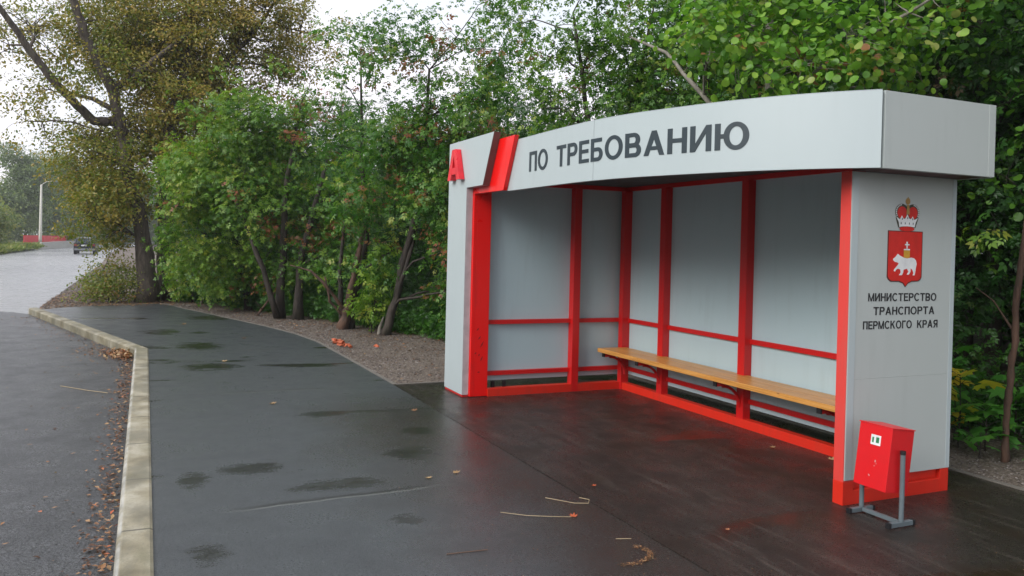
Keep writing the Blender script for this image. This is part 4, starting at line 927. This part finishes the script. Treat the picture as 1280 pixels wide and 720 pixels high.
n = 2600; x = rng.uniform(-22, -16.6, n); y = rng.uniform(-6.3, -3.4, n); z = terr(x, y)+.012
me = leaf_mesh('poplar_litter', np.stack([x, y, z], 1), .06, rng.uniform(0, .95, n), 'diamond', L['litter'], rng, flat=True); tag(link(bpy.data.objects.new('poplar_litter', me)), kind='stuff')
n = 420; rng = np.random.default_rng(21); x = rng.normal(-8.98, .2, n); y = np.minimum(-4.22-np.abs(rng.normal(0, .13, n)), kerb_y(x)-.03)
me = leaf_mesh('leaf_heap', np.stack([x, y, -.10+rng.uniform(0, .05, n)], 1), .055, rng.uniform(.35, 1, n), 'diamond', L['litter'], rng, up=1.); tag(link(bpy.data.objects.new('leaf_heap', me)), kind='stuff')
# gravel stones
def stones(name, n, fn, s0, s1, seed, mat):
    rng = np.random.default_rng(seed); x, y = fn(rng, n); z = terr(x, y); s = rng.uniform(s0, s1, n)
    oc = np.array([(1,0,0),(-1,0,0),(0,1,0),(0,-1,0),(0,0,1),(0,0,-1)], float); fc = np.array([(0,2,4),(2,1,4),(1,3,4),(3,0,4),(2,0,5),(1,2,5),(3,1,5),(0,3,5)])
    V_ = oc[None]*rng.uniform(.5, 1.1, (n, 6, 1))*s[:, None, None]*np.array((1, 1, .6)); a_ = rng.uniform(0, 6.28, n); ca, sa = np.cos(a_)[:, None], np.sin(a_)[:, None]
    Vx = V_[..., 0]*ca-V_[..., 1]*sa; Vy = V_[..., 0]*sa+V_[..., 1]*ca
    V_ = np.stack([Vx+x[:, None], Vy+y[:, None], V_[..., 2]+z[:, None]+s[:, None]*.25], -1).reshape(-1, 3)
    F_ = (fc[None]+(np.arange(n)*6)[:, None, None]).reshape(-1, 3)
    me = bpy.data.meshes.new(name); me.from_pydata(V_.tolist(), [], F_.tolist()); me.materials.append(mat); return tag(link(bpy.data.objects.new(name, me)), kind='stuff')
def f1(rng, n):
    x = rng.uniform(-17, -4.9, n); ye = np.interp(x, [q[0] for q in edge], [q[1] for q in edge]); return x, ye+.04+rng.uniform(0, 1, n)**1.2*np.interp(x, [-17,-10,-5], [.8,1.6,3.4])
def f2(rng, n): x = rng.uniform(-3.5, 1.5, n); return x, 1.56+rng.uniform(0, 1, n)**1.1*.8
def f3(rng, n): x = rng.uniform(-40, -16.2, n); return x, -6.6+np.abs(rng.normal(0, 1, n))
smat = NT('gravel_stone'); oi = smat.n('ShaderNodeNewGeometry'); smat.set(Base_Color=smat.ramp(oi.outputs['Random Per Island'], [(0, (.05,.04,.035)), (.6, (.14,.115,.10)), (1, (.30,.27,.25))]), Roughness=.7)
stones('gravel', 9000, f1, .006, .02, 5, smat.m); stones('gravel', 3000, f2, .005, .014, 6, smat.m); stones('gravel', 3000, f3, .012, .035, 7, smat.m)
# orange rubble by the pavement edge
for k, (x_, y_, s_, lab) in enumerate(((-8.92,-1.30,.075,'leftmost orange lump of the little heap at the pavement edge'),(-8.72,-1.26,.06,'flat orange lump in the middle of the little heap'),(-8.55,-1.29,.08,'largest orange lump of the little heap'),(-8.36,-1.24,.06,'right orange lump of the little heap'),(-8.2,-.85,.045,'lone orange lump lying apart on the gravel'))):
    bm = bmesh.new(); bmesh.ops.create_icosphere(bm, subdivisions=2, radius=s_)
    for v in bm.verts: v.co *= .75+1.1*mnoise.noise(v.co*19+Vector((k*3.3, 0, 0))); v.co.z *= .6
    me = bpy.data.meshes.new('rubble_lump'); bm.to_mesh(me); bm.free(); me.materials.append(M.setdefault('orange', simple('orange_rubble', (.5,.12,.05), .7, 0, .6)))
    o = bpy.data.objects.new('rubble_lump', me); link(o); o.location = (x_, y_, .03); tag(o, lab, 'rubble', 'orange lumps at the pavement edge')
# single fallen leaves on the pavement
def onefallen(loc, rz, s, kind, label, tpl='maple', group='fallen leaves on the asphalt'):
    rg = np.random.default_rng(int(abs(loc[0]*100))+1)
    TV, TF = TPL[tpl]; mb = MB(); mb.add([((x-.4)*s, y*s, abs(z)*s*1.6+.004+.25*s*((x-.4)**2+y*y)) for x, y, z in TV], TF)
    o = mb.build('fallen_leaf', L['litter']); at = o.data.attributes.new('leaf_kind', 'FLOAT', 'POINT'); at.data.foreach_set('value', [kind]*len(o.data.vertices))
    o.location = loc; o.rotation_euler.z = rz; tag(o, label, 'leaf', group); return o
lf = [((-1.446,-2.278,0),.3,.05,.9,'pale brown curled leaf lying left of the other mid-pavement leaf'),((-1.50,-2.06,0),1.6,.055,.8,'tan leaf lying right of the pale curled leaf on the pavement'),((-.41,-1.72,0),2.5,.05,1.,'reddish leaf at the end of the long straw on the dark asphalt'),
      ((-1.327,.62,.002),.5,.05,.9,'pale leaf fragment on the shelter floor close to the back rail'),((-.87,.80,.002),2.,.06,.9,'yellowish crumpled leaf against the back rail under the bench'),((-4.326,-2.909,0),1.,.07,.85,'small leaf beside the second seam of the pavement'),
      ((-9.8,-2.6,0),.4,.08,.7,'brown leaf on the pavement near the tree side edge'),((-7.3,-3.1,0),2.4,.07,.9,'light leaf lying alone in the middle of the far pavement'),((-12.2,-3.4,0),1.4,.09,.8,'leaf far down the pavement, beyond the kerb corner'),((-.9,-1.3,.002),.9,.035,1.,'small orange leaf at the boundary of the dark apron'),
      ((.1,-1.0,.002),.2,.03,.95,'tiny pale leaf on the dark apron in front of the post'),((-3.6,-1.7,0),2.2,.06,.6,'brown leaf on the pavement level with the left pylon')]
for a_ in lf: onefallen(*a_)
proto_leaf = onefallen((-2.2,-4.62,-.108), .7, .05, .75, 'small orange brown leaf lying on the wet road beside the gutter litter', 'diamond', 'leaves scattered on the road')
rn = random.Random(4)
for k in range(26):
    c = proto_leaf.copy(); C.objects.link(c); xx = rn.uniform(-9, .2); c.location = (xx, -4.45-abs(rn.gauss(0, .45)), -.108); c.rotation_euler.z = rn.uniform(0, 6.28); c.scale = (rn.uniform(.6, 1.3),)*3
def straw(pts, r_, label, mat):
    mb = MB(); mb.tube(pts, r_, 5); o = mb.build('straw', mat, None, origin=pts[0]); tag(o, label, 'straw'); return o
sm = simple('dry_straw', (.42,.33,.2), .7)
straw([(-.62,-2.1,.006),(-.5,-1.98,.01),(-.44,-1.85,.008),(-.40,-1.74,.006)], .0022, 'long pale straw lying on the dark asphalt', sm)
straw([(-.78,-1.72,.005),(-.62,-1.60,.006),(-.58,-1.52,.008),(-.64,-1.48,.009),(-.70,-1.52,.008)], .0022, 'curled hook shaped straw lying on the dark asphalt', sm)
straw([(-.12,-2.62,.005),(-.1,-2.40,.006)], .003, 'short dark twig on the pavement near the bottom of the picture', simple('twig', (.14,.08,.05), .7))
straw([(.0,-1.68,.005),(.03,-1.6,.006)], .0022, 'short pale straw right of the reddish leaf', sm)
straw([(-6.6,-4.9,-.108),(-6.2,-4.6,-.106),(-6.0,-4.4,-.108)], .004, 'long thin straw lying on the road near the kerb corner', sm)
# fine grit on the apron
rng = np.random.default_rng(33); n = 1100
P_ = np.stack([rng.uniform(-3.5, 1.6, n), rng.uniform(-2.6, .85, n), np.full(n, .004)], 1)
me = leaf_mesh('grit', P_, rng.uniform(.003, .009, n), rng.uniform(.55, .95, n), 'diamond', L['litter'], rng, flat=True); tag(link(bpy.data.objects.new('grit', me)), kind='stuff')
rng = np.random.default_rng(34); n = 420; t = rng.uniform(0, 1, n); a_ = 2.2-2.6*t
P_ = np.stack([.20+.13*np.cos(a_)+rng.normal(0, .010, n), -1.78+.17*np.sin(a_)+rng.normal(0, .010, n), np.full(n, .005)], 1)
me = leaf_mesh('debris_arc', P_, rng.uniform(.006, .015, n), rng.uniform(.0, .85, n), 'diamond', L['litter'], rng, flat=True); tag(link(bpy.data.objects.new('debris_arc', me)), kind='stuff')

# ------------------------------------------------------------------ world, sun, haze, camera
w = bpy.data.worlds.new('World'); scn.world = w; w.use_nodes = True; t = w.node_tree; bg = t.nodes['Background']
sky = t.nodes.new('ShaderNodeTexSky'); sky.sky_type = 'NISHITA'; sky.sun_disc = False
SUN_EL, SUN_AZ = 33, 166    # azimuth clockwise from +Y: the bright part of the cloud is over the road
sky.sun_elevation = R(SUN_EL); sky.sun_rotation = R(SUN_AZ); sky.air_density = 1.; sky.dust_density = 3.
tc = t.nodes.new('ShaderNodeTexCoord'); nz = t.nodes.new('ShaderNodeTexNoise'); nz.inputs['Scale'].default_value = 2.2; nz.inputs['Detail'].default_value = 5
t.links.new(tc.outputs['Generated'], nz.inputs['Vector'])
rp = t.nodes.new('ShaderNodeValToRGB'); rp.color_ramp.elements[0].position = .35; rp.color_ramp.elements[0].color = (5.0,5.9,6.5,1); rp.color_ramp.elements[1].position = .65; rp.color_ramp.elements[1].color = (9.9,9.1,9.7,1)
t.links.new(nz.outputs['Fac'], rp.inputs[0])
mx = t.nodes.new('ShaderNodeMix'); mx.data_type = 'RGBA'; mx.inputs[0].default_value = .88
t.links.new(sky.outputs[0], mx.inputs[6]); t.links.new(rp.outputs[0], mx.inputs[7]); t.links.new(mx.outputs[2], bg.inputs[0]); bg.inputs[1].default_value = .10
sd_ = bpy.data.lights.new('sun', 'SUN'); sd_.energy = 1.9; sd_.angle = R(36); sd_.color = (1,.98,.95)
so = bpy.data.objects.new('sun', sd_); C.objects.link(so)
dirv = Vector((math.sin(R(SUN_AZ))*math.cos(R(SUN_EL)), math.cos(R(SUN_AZ))*math.cos(R(SUN_EL)), math.sin(R(SUN_EL))))
so.rotation_euler = dirv.to_track_quat('Z', 'Y').to_euler(); so.location = (0, -10, 20)

mb = MB(); mb.box(-215, 35, -60, 60, -1.6, 17.5); n = NT('thin_mist'); n.t.nodes.remove(n.b)
pv = n.n('ShaderNodeVolumePrincipled', i={'Color': (.93,.96,1,1), 'Density': HAZE, 'Anisotropy': .2}); n.l(pv.outputs[0], n.out.inputs['Volume'])
tag(mb.build('haze', n.m), kind='stuff')
cd = bpy.data.cameras.new('camera'); cam = bpy.data.objects.new('camera', cd); C.objects.link(cam)
cd.sensor_fit = 'HORIZONTAL'; cd.sensor_width = 36; cd.lens = 36*1011.8943/1280; cd.shift_y = -(360-315.08)/1280; cd.clip_end = 3000; cd.clip_start = .05
rt = Vector((.41239285,.91067835,.02443522)); upv = Vector((-.01770607,-.01880489,.99966638)); fw = Vector((-.91083403,.41268792,-.00836953))
m = Matrix.Identity(4)
for r_ in range(3): m[r_][0] = rt[r_]; m[r_][1] = upv[r_]; m[r_][2] = -fw[r_]
m[0][3], m[1][3], m[2][3] = 3.7812, -4.0604, 1.6
cam.matrix_world = m; scn.camera = cam
scn.view_settings.view_transform = 'Standard'; scn.view_settings.look = 'None'; scn.view_settings.exposure = .7; scn.view_settings.gamma = 1
